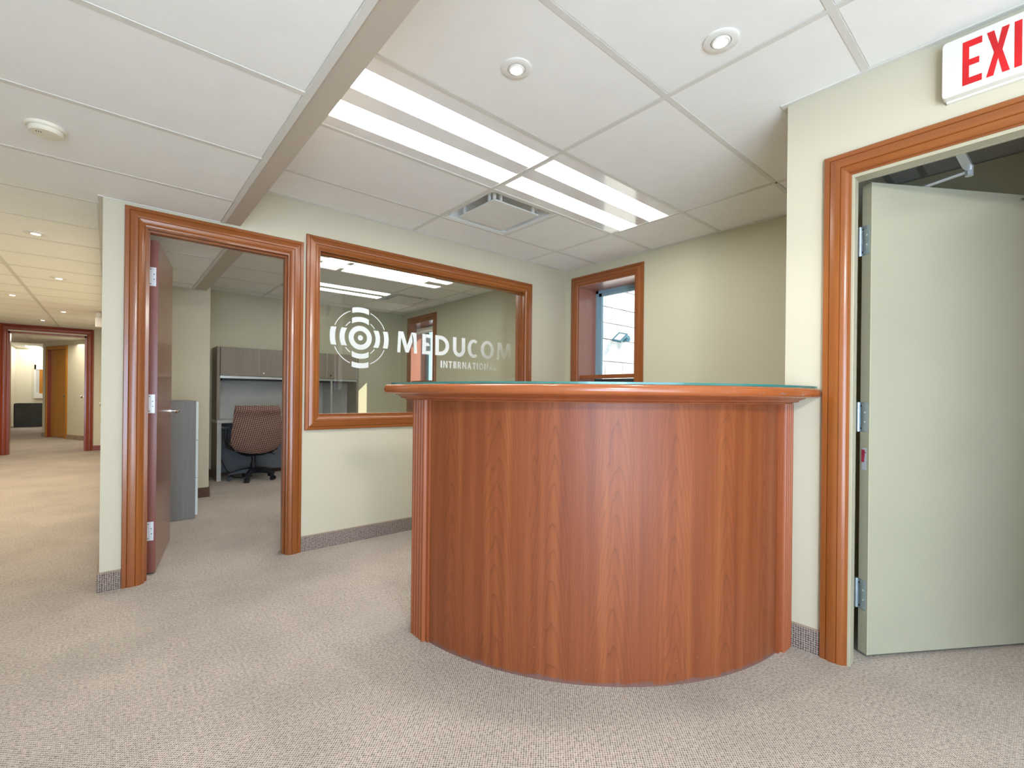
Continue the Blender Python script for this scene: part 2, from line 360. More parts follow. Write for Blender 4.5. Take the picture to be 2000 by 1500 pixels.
# ------------------------------------------------------------------ mesh helpers
class MB:
    def __init__(s): s.bm = bmesh.new(); s.uv = None
    def face(s, pts):
        vs = [s.bm.verts.new(p) for p in pts]
        return s.bm.faces.new(vs)
    def box(s, x0, x1, y0, y1, z0, z1, fr=None):
        c = [(x, y, z) for z in (z0, z1) for (x, y) in ((x0, y0), (x1, y0), (x1, y1), (x0, y1))]
        if fr: c = [fr(Vector(p)) for p in c]
        v = [s.bm.verts.new(p) for p in c]
        for f in ((3, 2, 1, 0), (4, 5, 6, 7), (0, 1, 5, 4), (1, 2, 6, 5), (2, 3, 7, 6), (3, 0, 4, 7)):
            s.bm.faces.new([v[i] for i in f])
        return s
    def loft(s, rings, closed=True, caps=True):
        R = [[s.bm.verts.new(p) for p in r] for r in rings]
        n = len(R[0])
        for a, b in zip(R, R[1:]):
            for i in range(n if closed else n - 1):
                j = (i + 1) % n
                s.bm.faces.new((a[i], a[j], b[j], b[i]))
        if caps and closed:
            s.bm.faces.new(list(reversed(R[0]))); s.bm.faces.new(R[-1])
        return s
    def prism(s, poly, vec):
        vec = Vector(vec)
        return s.loft([[Vector(p) for p in poly], [Vector(p) + vec for p in poly]])
    def tube(s, p0, p1, r, n=12, r2=None):
        p0 = Vector(p0); p1 = Vector(p1); d = (p1 - p0).normalized()
        a = d.orthogonal().normalized(); b = d.cross(a)
        r2 = r if r2 is None else r2
        ring = lambda c, q: [c + (a * math.cos(t * 2 * PI / n) + b * math.sin(t * 2 * PI / n)) * q for t in range(n)]
        return s.loft([ring(p0, r), ring(p1, r2)])
    def path(s, pts, r, n=8):
        pts = [Vector(p) for p in pts]; rings = []
        for i, p in enumerate(pts):
            d = (pts[min(i + 1, len(pts) - 1)] - pts[max(i - 1, 0)]).normalized()
            a = d.cross(Vector((0.13, 0.21, 1))).normalized(); b = d.cross(a)
            rings.append([p + (a * math.cos(t * 2 * PI / n) + b * math.sin(t * 2 * PI / n)) * r for t in range(n)])
        return s.loft(rings)
    def lathe(s, prof, c, n=32, axis='z'):
        # prof: (r, h) points; closed at ends when r == 0
        c = Vector(c)
        def pt(r, h, t):
            x, y = r * math.cos(t), r * math.sin(t)
            return c + (Vector((x, y, h)) if axis == 'z' else Vector((h, x, y)) if axis == 'x' else Vector((x, h, y)))
        rings = []
        for r, h in prof:
            rings.append([s.bm.verts.new(pt(max(r, 1e-5), h, 2 * PI * k / n)) for k in range(n)])
        for a, b in zip(rings, rings[1:]):
            for k in range(n):
                s.bm.faces.new((a[k], a[(k + 1) % n], b[(k + 1) % n], b[k]))
        return s
    def build(s, name, mat, parent=None, smooth=False, bevel=0, **props):
        bmesh.ops.remove_doubles(s.bm, verts=s.bm.verts, dist=1e-6)
        bmesh.ops.recalc_face_normals(s.bm, faces=s.bm.faces)
        me = bpy.data.meshes.new(name); s.bm.to_mesh(me); s.bm.free()
        me.materials.append(mat)
        if smooth:
            for p in me.polygons: p.use_smooth = True
            me.set_sharp_from_angle(angle=math.radians(38))
        o = bpy.data.objects.new(name, me); COL.objects.link(o)
        if parent: o.parent = parent; o.matrix_parent_inverse = parent.matrix_basis.inverted()
        if bevel:
            b = o.modifiers.new('bevel', 'BEVEL'); b.width = bevel; b.segments = 2; b.limit_method = 'ANGLE'
        for k, v in props.items(): o[k] = v
        return o
def bx(name, mat, x0, x1, y0, y1, z0, z1, parent=None, bevel=0, fr=None, **props):
    return MB().box(x0, x1, y0, y1, z0, z1, fr).build(name, mat, parent, bevel=bevel, **props)
def empty(name, loc=(0, 0, 0), label=None, cat=None, group=None, kind=None):
    o = bpy.data.objects.new(name, None); o.location = loc; o.empty_display_size = 0.1; COL.objects.link(o)
    if label: o['label'] = label
    if cat: o['category'] = cat
    if group: o['group'] = group
    if kind: o['kind'] = kind
    return o
def tag(o, label, cat, group=None):
    o['label'] = label; o['category'] = cat
    if group: o['group'] = group
    return o
ST = dict(kind='structure')

# mitred casing around an opening. fmap(s, z, v): wall plane coordinates -> world
PROF = [(0, 0), (0, .014), (.003, .018), (.020, .020), (.0225, .0165), (.025, .021), (.042, .0260), (.0575, .0245), (.060, .0205), (.0625, .0235), (.074, .0215), (.084, .0165), (.088, .012), (.089, .008), (.095, .007), (.095, 0)]
def casing(fmap, s0, s1, z0, z1, mats, parent, prof=PROF, bottom=False, hax='x', zb=0.0):
    w = prof[-1][0]
    def side(flip):
        rings = []
        lo = [(u, (z0 + u) if bottom else z0, v) for u, v in prof]
        hi = [(u, z1 - u, v) for u, v in prof]
        for ring in (lo, hi):
            rings.append([fmap((s1 - u) if flip else (s0 + u), z, v) for u, z, v in ring])
        return MB().loft(rings).build('casing_side', mats['z'], parent, smooth=True)
    a = side(False); b = side(True)
    rings = [[fmap(s0 + u, z1 - u, v) for u, v in prof], [fmap(s1 - u, z1 - u, v) for u, v in prof]]
    c = MB().loft(rings).build('casing_head', mats[hax], parent, smooth=True)
    if bottom:
        rings = [[fmap(s0 + u, z0 + u, v) for u, v in prof], [fmap(s1 - u, z0 + u, v) for u, v in prof]]
        MB().loft(rings).build('casing_sill', mats[hax], parent, smooth=True)
fA = lambda s, z, v: Vector((s, YA - v, z))
fD = lambda s, z, v: Vector((XD - v, s, z))
fC = lambda s, z, v: Vector((XC - v, s, z))

# ------------------------------------------------------------------ floor and walls
fl = bx('floor', CARPET, -3.4, 4.1, -3.1, 23.2, -0.06, 0.0, **ST)
bx('ceiling_slab', WALL, -3.4, 4.1, -3.1, 23.2, 2.72, 2.80, **ST)
TH = 0.12
w = MB()
w.box(-0.035, 0.138, YA, YA + TH, 0, 2.72)
w.box(0.138, 0.912, YA, YA + TH, 2.018, 2.72)
w.box(0.912, 1.086, YA, YA + TH, 0, 2.72)
w.box(1.086, 3.038, YA, YA + TH, 0, 0.906)
w.box(1.086, 3.038, YA, YA + TH, 2.090, 2.72)
w.box(3.038, XC, YA, YA + TH, 0, 2.72)
w.build('wall_north', WALL, **ST)
# exterior wall with the two windows
w = MB(); XO = XC + 0.36
WY = ((2.480, 3.170), (5.985, 6.665)); WZ0, WZ1 = 0.83, 2.205
segs = [(-3.1, WY[0][0]), (WY[0][1], YA + 0.06), (YA + 0.06, WY[1][0]), (WY[1][1], YB + 0.3)]
for a, b in segs: w.box(XC, XO, a, b, 0, 2.72)
for a, b in WY:
    w.box(XC, XO, a, b, 0, WZ0); w.box(XC, XO, a, b, WZ1, 2.72)
w.build('wall_east', WALLG, **ST)
w = MB()
w.box(XD, XD + TH, 0.560, 0.774, 0, 2.72)
w.box(XD, XD + TH, -0.44, 0.560, 2.012, 2.72)
w.box(XD, XD + TH, -3.1, -0.44, 0, 2.72)
w.build('wall_southeast', WALL, **ST)
bx('wall_stair', WALL, XD + TH, XC, 0.654, 0.774, 0, 2.72, **ST)
bx('wall_stair_east', WALLO, 3.60, 3.622, -3.0, 0.654, 0, 2.72, **ST)
bx('wall_south', WALL, -3.4, 4.1, -3.1, -3.0, 0, 2.72, **ST)
bx('wall_west', WALL, -1.62, -1.50, -3.0, YF, 0, 2.72, **ST)
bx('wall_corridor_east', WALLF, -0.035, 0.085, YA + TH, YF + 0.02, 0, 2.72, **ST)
bx('wall_office_back', WALLG, 0.085, XO, YB, YB + 0.12, 0, 2.72, **ST)
bx('wall_office_column', WALL, 0.085, 0.782, 5.69, YB, 0, 2.72, **ST)
# far wall of the corridor with the cased opening
w = MB()
w.box(-3.3, -1.29, YF, YF + 0.12, 0, 2.72); w.box(-0.315, 2.0, YF, YF + 0.12, 0, 2.72)
w.box(-1.29, -0.315, YF, YF + 0.12, 2.03, 2.72)
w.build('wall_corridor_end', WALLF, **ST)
# lobby beyond: angled wall, header over the opening, far room
P0 = Vector((-1.185, 15.40, 0)); P1 = Vector((0.30, 12.20, 0)); AD = (P1 - P0).normalized(); AN = Vector((AD.y, -AD.x, 0))
if AN.y > 0: AN = -AN
def fAng(s, z, v): return P0 + AD * s + AN * v + Vector((0, 0, z))
def frAng(p): return P0 + AD * p.x + AN * p.y + Vector((0, 0, p.z))
w = MB()
w.box(0, 0.16, -0.12, 0, 0, 2.72, frAng); w.box(1.12, 3.6, -0.12, 0, 0, 2.72, frAng); w.box(0.16, 1.12, -0.12, 0, 2.10, 2.72, frAng)
w.box(0.16, 1.12, -0.14, -0.10, 0, 2.10, frAng)
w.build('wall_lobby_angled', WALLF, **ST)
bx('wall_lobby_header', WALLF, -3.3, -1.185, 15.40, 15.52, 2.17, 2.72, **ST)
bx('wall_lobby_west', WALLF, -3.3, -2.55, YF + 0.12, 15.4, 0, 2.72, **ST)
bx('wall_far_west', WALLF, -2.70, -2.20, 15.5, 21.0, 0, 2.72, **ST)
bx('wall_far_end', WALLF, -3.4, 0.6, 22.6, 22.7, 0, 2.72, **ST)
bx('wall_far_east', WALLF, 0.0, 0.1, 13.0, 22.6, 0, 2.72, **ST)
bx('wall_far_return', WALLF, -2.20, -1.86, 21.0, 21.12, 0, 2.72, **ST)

# carpet skirting with a bound top edge
def baseboard(name, x0, x1, y0, y1, edge=EDGE):
    o = bx(name, CARPETB, x0, x1, y0, y1, 0, 0.099, **ST)
    bx('binding_strip', edge, x0, x1, y0, y1, 0.099, 0.104, o)
    return o
e = 0.009
baseboard('baseboard_north', -0.043, 0.055, YA - e, YA)
baseboard('baseboard_north.001', 0.990, XC - e, YA - e, YA)
baseboard('baseboard_southeast', XD - e, XD, 0.626, 0.774 + e)
baseboard('baseboard_east', XC - e, XC, 0.8, YA - e)
baseboard('baseboard_stair', XD, XC, 0.774, 0.774 + e)
baseboard('baseboard_southeast.001', XD - e, XD, -3.0, -0.51)
baseboard('baseboard_corridor', -0.035 - e, -0.035, YA, YF)
o = bx('baseboard_office', plain('base_brown', (0.10, 0.055, 0.035), 0.8, nz=0.15, nscale=40), 0.085, 0.782, 5.69 - e, 5.69, 0, 0.10, **ST)
bx('baseboard_office.001', MATS['base_brown'], 0.782, 0.791, 5.69 - e, YB, 0, 0.10, **ST)
bx('baseboard_office.002', MATS['base_brown'], 0.791, XC, YB - e, YB, 0, 0.10, **ST)
bx('baseboard_end', CASR['x'], -0.22, -0.036, YF - 0.012, YF, 0, 0.09, **ST)
bx('baseboard_lobby', EDGE, 0.0, 0.16, 0, 0.012, 0, 0.10, fr=frAng, **ST)
bx('baseboard_lobby.001', EDGE, 1.12, 1.9, 0, 0.012, 0, 0.10, fr=frAng, **ST)

# ------------------------------------------------------------------ ceilings: T-bar grid and lay-in tiles
tile_cache = {}
def tile_mesh(sx, sy, mat=TILE):
    k = (round(sx, 3), round(sy, 3), mat.name)
    if k not in tile_cache:
        b = MB(); r = 0.004
        b.loft([[(0, 0, .012), (sx, 0, .012), (sx, sy, .012), (0, sy, .012)], [(0, 0, .004), (sx, 0, .004), (sx, sy, .004), (0, sy, .004)], [(r, r, .001), (sx - r, r, .001), (sx - r, sy - r, .001), (r, sy - r, .001)]])
        bmesh.ops.recalc_face_normals(b.bm, faces=b.bm.faces)
        me = bpy.data.meshes.new('ceiling_tile'); b.bm.to_mesh(me); b.bm.free(); me.materials.append(mat)
        tile_cache[k] = me
    return tile_cache[k]
BW = 0.012   # half width of a T-bar
def ceiling(name, xs, ys, z, skip=(), zf=None, mat=TILE, bar=TBAR, tiles=True):
    root = empty(name, kind='structure')
    zz = zf or (lambda y: z)
    for i in range(len(xs) - 1):
        for j in range(len(ys) - 1):
            if (i, j) in skip: continue
            x0, x1, y0, y1 = xs[i] + BW, xs[i + 1] - BW, ys[j] + BW, ys[j + 1] - BW
            if x1 - x0 < 0.01 or y1 - y0 < 0.01: continue
            o = bpy.data.objects.new('ceiling_tile', tile_mesh(x1 - x0, y1 - y0, mat))
            zt = zz(y0)
            o.location = (x0, y0, zt)
            if zf: o.rotation_euler.x = math.atan2(zf(y1) - zf(y0), y1 - y0)
            COL.objects.link(o); o.parent = root
    for x in xs:
        b = MB()
        pr = [(-BW, -.001), (BW, -.001), (BW, .004), (-BW, .004)]
        b.loft([[(x + u, yy, zz(yy) + v) for u, v in pr] for yy in ((ys[0], ys[-1]) if not zf else ys)])
        b.build('grid_runner', bar, root)
    for y in ys:
        for i in range(len(xs) - 1):
            bx('grid_runner', bar, xs[i] + BW, xs[i + 1] - BW, y - BW, y + BW, zz(y) - .001, zz(y) + .004, root)
    return root
GX, GY = 1.815, 1.098
rows = lambda a, b: [GY + T * k for k in range(a, b)]
# reception, raised part (skips: the two troffers and the vent tile which is split)
XS = [0.612 + BW, GX, GX + 2 * T, XC - BW]
YS = [0.774 + BW] + rows(0, 4) + [YA - BW]
XT = GX + 2 * T
YS = rows(0, 4) + [YA - BW]
cmain = ceiling('ceiling', XS, YS, HC, skip=((0, 1), (1, 1), (1, 2)))
ceiling('ceiling.001', [0.612 + BW, GX, XD - BW], [-2.99] + rows(-6, 0), HC)
# the row of tiles cut around the corner of the southeast wall
y0_, y1_ = GY - T, GY
for (x0, x1, ya_) in ((0.612 + BW, GX, y0_), (XT, XC - BW, 0.774)):
    o = bpy.data.objects.new('ceiling_tile', tile_mesh(x1 - x0 - 2 * BW, y1_ - ya_ - 2 * BW)); o.location = (x0 + BW, ya_ + BW, HC); COL.objects.link(o); o.parent = cmain
b = MB(); poly = [(GX + BW, y0_ + BW), (XD - .002, y0_ + BW), (XD - .002, 0.780), (XT - BW, 0.780), (XT - BW, y1_ - BW), (GX + BW, y1_ - BW)]
b.prism([(x, y, HC + .001) for x, y in poly], (0, 0, .010)); b.build('ceiling_tile', TILE, cmain)
bx('grid_runner', TBAR, XT - BW, XT + BW, 0.776, y1_ - BW, HC - .001, HC + .004, cmain)
bx('grid_runner', TBAR, GX - BW, GX + BW, y0_, y1_, HC - .001, HC + .004, cmain)
# reception, lower part left of the beam
clow = ceiling('ceiling.002', [-1.49, -0.66, 0.528 - BW], [-2.99] + rows(-6, 4), HL)
yl = GY + 3 * T
b = MB(); poly = [(-.66 + BW, yl + BW), (.528 - 2 * BW, yl + BW), (.528 - 2 * BW, YA - .008), (-.035 - .022, YA - .008), (-.035 - .022, 3.47 - BW), (-.66 + BW, 3.47 - BW)]
b.prism([(x, y, HL + .001) for x, y in poly], (0, 0, .010)); b.build('ceiling_tile', TILE, clow)
o = bpy.data.objects.new('ceiling_tile', tile_mesh(.83 - 2 * BW, 3.47 - yl - 2 * BW)); o.location = (-1.49 + BW, yl + BW, HL); COL.objects.link(o); o.parent = clow
bx('grid_runner', TBAR, -.66 - BW, -.66 + BW, yl + BW, 3.47 - BW, HL - .001, HL + .004, clow)
# corridor
ys = [3.47] + [3.47 + 0.575 * k for k in range(1, 14)] + [YF - 0.012]
ceiling('ceiling.003', [-1.49, -0.675, -0.035 - BW], ys, HL, zf=ZC)
# office: low strip left of its beam, then the raised part
ceiling('ceiling.004', [0.10, 0.640 - BW], [YA + TH + .01, 3.70, 4.29, 4.855, 5.44, 5.69 - BW], HL)
OX0, OX = 0.745 + BW, [1.555, 2.770]
OY = [YA + TH + .01, 3.70, 4.31, 4.92, 5.53, 6.14, 6.75, YB - BW]
ceiling('ceiling.005', [OX0] + OX + [3.38, XC - BW], OY, HC, skip=((1, 2), (1, 4), (2, 4)))
# lobby, far room, stair
ceiling('ceiling.006', [-2.54, -1.3, -0.08, 0.55], [YF + .13, 12.0, 12.6, 13.2, 13.8, 14.4, 15.0, 15.39], 2.20)
ceiling('ceiling.007', [-2.19, -1.57, -0.95, -0.02], [15.53, 16.75, 17.97, 19.19, 20.41, 20.99, 21.6, 22.59], 2.40)
SX = plain('stair_tile', (0.50, 0.49, 0.45), 0.9, nz=0.02)
SB = plain('stair_bar', (0.30, 0.29, 0.25), 0.6)
ceiling('ceiling.008', [XD + TH + BW, 3.59], [-2.9, -1.95, -0.73, 0.49, 0.64], HC, mat=SX, bar=SB)

# perimeter angles of the ceilings, and the two beams
t = MB()
t.box(XD - .022, XD, -3.0, 0.774, HC - .004, HC + .006); t.box(XD - .022, XD + TH, 0.774, 0.796, HC - .004, HC + .006)
t.build('trim_1', TBAR, **ST)
t = MB(); t.box(0.506, 0.5285, -3.0, YA - .008, HL - .004, HL + .006); t.box(-0.035, 0.528, YA - .008, YA, HL - .003, HL + .006)
t.box(-0.057, -0.035, YA - .020, YF, HL - .004, HL + .006); t.build('trim_2', TBAR, **ST)
t = MB(); t.box(0.612, XC, YA - .010, YA, HC - .003, HC + .006); t.box(XC - .010, XC, 0.774, YA - .010, HC - .003, HC + .006); t.build('trim_3', TBAR, **ST)
t = MB(); t.box(0.618, 0.640, YA + TH, 5.69, HL - .004, HL + .006); t.build('trim_4', TBAR, **ST)
bx('ceiling_beam', BEAM, 0.528, 0.612, -3.0, YA, HL, 2.72, bevel=0.002, **ST)
bx('ceiling_beam.001', BEAM, 0.640, 0.745, YA + TH, 5.69, HL, 2.72, **ST)
bx('ceiling_beam.002', BEAM, 0.745, 0.782, 5.69, YB, HC, 2.72, **ST)

# ------------------------------------------------------------------ door 1: office
d1 = empty('door_1', (0.5, YA, 0), kind='structure')
casing(fA, 0.055, 0.990, 0.0, 2.103, CAS, d1)
jm = MB(); jm.box(0.138, 0.156, YA - .005, YA + TH, 0, 2.000); jm.box(0.896, 0.912, YA - .005, YA + TH, 0, 2.000); jm.box(0.138, 0.912, YA - .005, YA + TH, 2.000, 2.018)
jm.build('jamb', CAS['z'], d1)
js = MB(); js.box(0.156, 0.168, YA + .030, YA + .072, 0, 1.988); js.box(0.884, 0.896, YA + .030, YA + .072, 0, 1.988); js.box(0.156, 0.896, YA + .030, YA + .072, 1.988, 2.000)
js.build('door_stop', CAS['z'], d1, bevel=0.002)
# leaf, standing open into the office
LP = Vector((0.213, 3.462, 0)); LD = Vector((0.1787, 0.9839, 0)).normalized(); LN = Vector((-LD.y, LD.x, 0))
def frL(p): return LP + LD * p.x + LN * p.y + Vector((0, 0, p.z))
leaf = bx('door_leaf', WDOOR, 0, 0.70, 0, 0.044, 0.012, 1.972, d1, fr=frL)
bx('edge_banding', WDOORE, -0.0012, 0.0, 0.0005, 0.0435, 0.012, 1.972, leaf, fr=frL)
for zc in (1.757, 1.008, 0.257):
    hb = MB(); hb.box(-0.0030, -0.0012, 0.010, 0.046, zc - .055, zc + .055, frL)
    hb.tube(frL(Vector((-.004, .050, zc - .055))), frL(Vector((-.004, .050, zc + .055))), .006, 10)
    h = hb.build('hinge', WHINGE, d1)
    sc = MB()
    for (yy, dz) in ((.036, .043), (.020, .015), (.020, -.015), (.036, -.043)):
        sc.tube(frL(Vector((-.0045, yy, zc + dz))), frL(Vector((-.0028, yy, zc + dz))), .0032, 8)
    sc.build('screw', SCREW, h)
def lever(parent, fr, x, z, side, s=1):
    b = MB(); y0 = 0 if side < 0 else 0.044
    b.tube(fr(Vector((x, y0, z))), fr(Vector((x, y0 + side * .008, z))), .030, 24)
    b.tube(fr(Vector((x, y0, z))), fr(Vector((x, y0 + side * .055, z))), .010, 12)
    pts = [(x, y0 + side * .050, z), (x - .03 * s, y0 + side * .056, z + .001), (x - .06 * s, y0 + side * .055, z + .001), (x - .09 * s, y0 + side * .052, z - .002), (x - .11 * s, y0 + side * .046, z - .005)]
    b.path([fr(Vector(q)) for q in pts], .0085, 10)
    return b.build('lever_handle', CHROME, parent, smooth=True)
lever(leaf, frL, 0.635, 0.945, -1); lever(leaf, frL, 0.635, 0.945, 1)

# ------------------------------------------------------------------ interior window and its lettering
w1 = empty('window_1', (2.0, YA, 0.83), kind='structure')
casing(fA, 1.007, 3.117, 0.827, 2.168, CAS, w1, bottom=True)
jm = MB()
jm.box(1.086, 1.102, YA - .005, YA + TH, 0.906, 2.090); jm.box(3.022, 3.038, YA - .005, YA + TH, 0.906, 2.090)
jm.box(1.102, 3.022, YA - .005, YA + TH, 0.906, 0.922); jm.box(1.102, 3.022, YA - .005, YA + TH, 2.073, 2.090)
jm.build('jamb', CAS['z'], w1)
YG = YA + 0.050
st = MB()
for yy in (YG - .014, YG + .006):
    st.box(1.102, 1.112, yy, yy + .014, .922, 2.073); st.box(3.012, 3.022, yy, yy + .014, .922, 2.073)
    st.box(1.112, 3.012, yy, yy + .014, .922, .936); st.box(1.112, 3.012, yy, yy + .014, 2.063, 2.073)
st.build('glazing_stop', CAS['x'], w1, bevel=0.0015)
pane = bx('window_pane', GLASS, 1.106, 3.018, YG, YG + .006, 0.926, 2.069, w1)

# vinyl sign on the pane: emblem of broken rings, then two lines of lettering
KZ = (YG - .001) / YA
VX = lambda x: x * KZ
VZ = lambda z: H + (z - H) * KZ
sign = empty('vinyl_sign', (VX(1.397), YG - .001, VZ(1.49)), 'frosted vinyl emblem of broken rings with company lettering on the interior window pane', 'sign')
YV = YG - .0014
def arc_piece(name, r0, r1, a0, a1, clip=None):
    n = max(6, int(abs(a1 - a0) / 0.07)); b = MB(); rows_ = []
    for i in range(n + 1):
        a = a0 + (a1 - a0) * i / n
        rows_.append([(VX(1.397) + r * KZ * math.cos(a), YV, VZ(1.493) + r * KZ * math.sin(a)) for r in (r0, r1)])
    for p, q in zip(rows_, rows_[1:]): b.face([p[0], p[1], q[1], q[0]])
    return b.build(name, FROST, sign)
# blocks: cut square at +-0.065 across the axis
def block(ax, r0, r1, hw=0.064, n=14):
    b = MB(); P = []
    for i in range(n + 1):
        t = -hw + 2 * hw * i / n
        q = []
        for r in (r0, r1):
            d = math.sqrt(r * r - t * t)
            x, z = {'t': (t, d), 'b': (t, -d), 'r': (d, t), 'l': (-d, t)}[ax]
            q.append((VX(1.397) + x * KZ, YV, VZ(1.493) + z * KZ))
        P.append(q)
    for p, q in zip(P, P[1:]): b.face([p[0], p[1], q[1], q[0]])
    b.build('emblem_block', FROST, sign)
for ax in 'tblr':
    block(ax, 0.187, 0.224); block(ax, 0.118, 0.154)
def gap(r, hw=0.075): return math.asin(hw / r)
for q in range(4):
    for r0, r1 in ((0.200, 0.206), (0.131, 0.137)):
        g = gap(r0); arc_piece('emblem_arc', r0, r1, q * PI / 2 + g, (q + 1) * PI / 2 - g)
arc_piece('emblem_ring', 0.051, 0.088, 0, 2 * PI)
arc_piece('emblem_dot', 0.0001, 0.0195, 0, 2 * PI)

# bold humanist capitals drawn on a unit box; strips are quads between two outlines of equal length
def arcp(cx_, cy_, rx, ry, a0, a1, n=14):
    return [(cx_ + rx * math.cos(math.radians(a0 + (a1 - a0) * k / n)), cy_ + ry * math.sin(math.radians(a0 + (a1 - a0) * k / n))) for k in range(n + 1)]
def glyph(ch, asp):
    # asp = width / height; returns list of polygons on the unit box
    t = .215 / asp * (.9 if ch in 'MN' else 1); h = .19        # stem and bar thickness
    R_ = lambda x0, x1, y0, y1: [(x0, y0), (x1, y0), (x1, y1), (x0, y1)]
    S_ = lambda A, B: [[A[i], A[i + 1], B[i + 1], B[i]] for i in range(len(A) - 1)]
    if ch == 'I': return [R_(0, 1, 0, 1)]
    if ch == 'L': return [[(0, 0), (1, 0), (1, h), (t, h), (t, 1), (0, 1)]]
    if ch == 'T': return [[(.5 - t / 2, 0), (.5 + t / 2, 0), (.5 + t / 2, 1 - h), (1, 1 - h), (1, 1), (0, 1), (0, 1 - h), (.5 - t / 2, 1 - h)]]
    if ch == 'E': return [[(0, 0), (1, 0), (1, h * .9), (t, h * .9), (t, .42), (.92, .42), (.92, .42 + h * .85), (t, .42 + h * .85), (t, 1 - h * .9), (.97, 1 - h * .9), (.97, 1), (0, 1)]]
    if ch == 'N': return [[(0, 0), (t, 0), (t * .92, .70), (1 - t * 1.05, 0), (1, 0), (1, 1), (1 - t, 1), (1 - t * .92, .32), (t * 1.05, 1), (0, 1)]]
    if ch == 'M': return [[(0, 0), (t * .82, 0), (t * 1.02, .70), (.41, 0.02), (.57, 0.02), (1 - t * 1.02, .70), (1 - t * .86, 0), (1, 0), (.955, 1), (.70, 1), (.49, .37), (.29, 1), (.045, 1)]]
    if ch == 'A': return [[(0, 0), (t, 0), (t * 1.35, .24), (1 - t * 1.35, .24), (1 - t, 0), (1, 0), (.63, 1), (.37, 1)]]
    if ch == 'O': return S_(arcp(.5, .5, .5, .5, 0, 360, 36), arcp(.5, .5, .5 - t, .5 - h * .88, 0, 360, 36))
    if ch == 'C': return S_(arcp(.56, .5, .56, .5, 52, 308, 26), arcp(.58, .5, .58 - t, .5 - h * .9, 56, 304, 26))
    if ch == 'U':
        A = [(0, 1)] + arcp(.5, .40, .5, .40, 180, 360, 20) + [(1, 1)]; B = [(t, 1)] + arcp(.5, .40, .5 - t, .40 - h, 180, 360, 20) + [(1 - t, 1)]
        return S_(A, B)
    if ch == 'D':
        A = [(0, 0)] + [(.32, 0)] + arcp(.36, .5, .64, .5, -84, 84, 20) + [(.32, 1)] + [(0, 1)]
        B = [(t, h)] + [(.34, h)] + arcp(.34, .5, .66 - t, .5 - h, -84, 84, 20) + [(.34, 1 - h)] + [(t, 1 - h)]
        return S_(A, B) + [[(0, 1), (0, 0), (t, h), (t, 1 - h)]]
    if ch == 'R':
        A = [(0, .43), (.40, .43)] + arcp(.42, .715, .48, .285, -84, 84, 14) + [(.40, 1), (0, 1)]
        B = [(t, .43 + h * .8), (.40, .43 + h * .8)] + arcp(.40, .715, .50 - t, .285 - h * .85, -84, 84, 14) + [(.40, 1 - h), (t, 1 - h)]
        return S_(A, B) + [[(0, 1), (0, .43), (t, .43 + h * .8), (t, 1 - h)], [(0, 0), (t, 0), (t, .43), (0, .43)], [(1 - t, 0), (1, 0), (.68, .46), (.40, .43)]]
def letter(ch, x0, x1, z0, z1, name, mat, parent, fmap):
    b = MB()
    for pl in glyph(ch, (x1 - x0) / (z1 - z0)):
        b.face([fmap(x0 + x * (x1 - x0), z0 + y * (z1 - z0)) for x, y in pl])
    bmesh.ops.triangulate(b.bm, faces=[f for f in b.bm.faces if len(f.verts) > 4])
    return b.build(name, mat, parent)
fV = lambda x, z: Vector((VX(x), YV, VZ(z)))
for ch, a, b, zt in (('M', 1.694, 1.868, 1.573), ('E', 1.914, 1.992, 1.572), ('D', 2.036, 2.172, 1.573), ('U', 2.210, 2.337, 1.573), ('C', 2.364, 2.480, 1.570), ('O', 2.507, 2.655, 1.570), ('M', 2.693, 2.866, 1.566)):
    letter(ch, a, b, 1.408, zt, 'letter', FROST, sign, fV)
xx = 2.090
for ch in 'INTERNATIONAL':
    wd = {'I': 0.014, 'N': 0.042, 'T': 0.036, 'E': 0.032, 'R': 0.038, 'A': 0.043, 'O': 0.046, 'L': 0.030}[ch]
    letter(ch, xx, xx + wd, 1.306, 1.365, 'letter', FROST, sign, fV); xx += wd + 0.0115

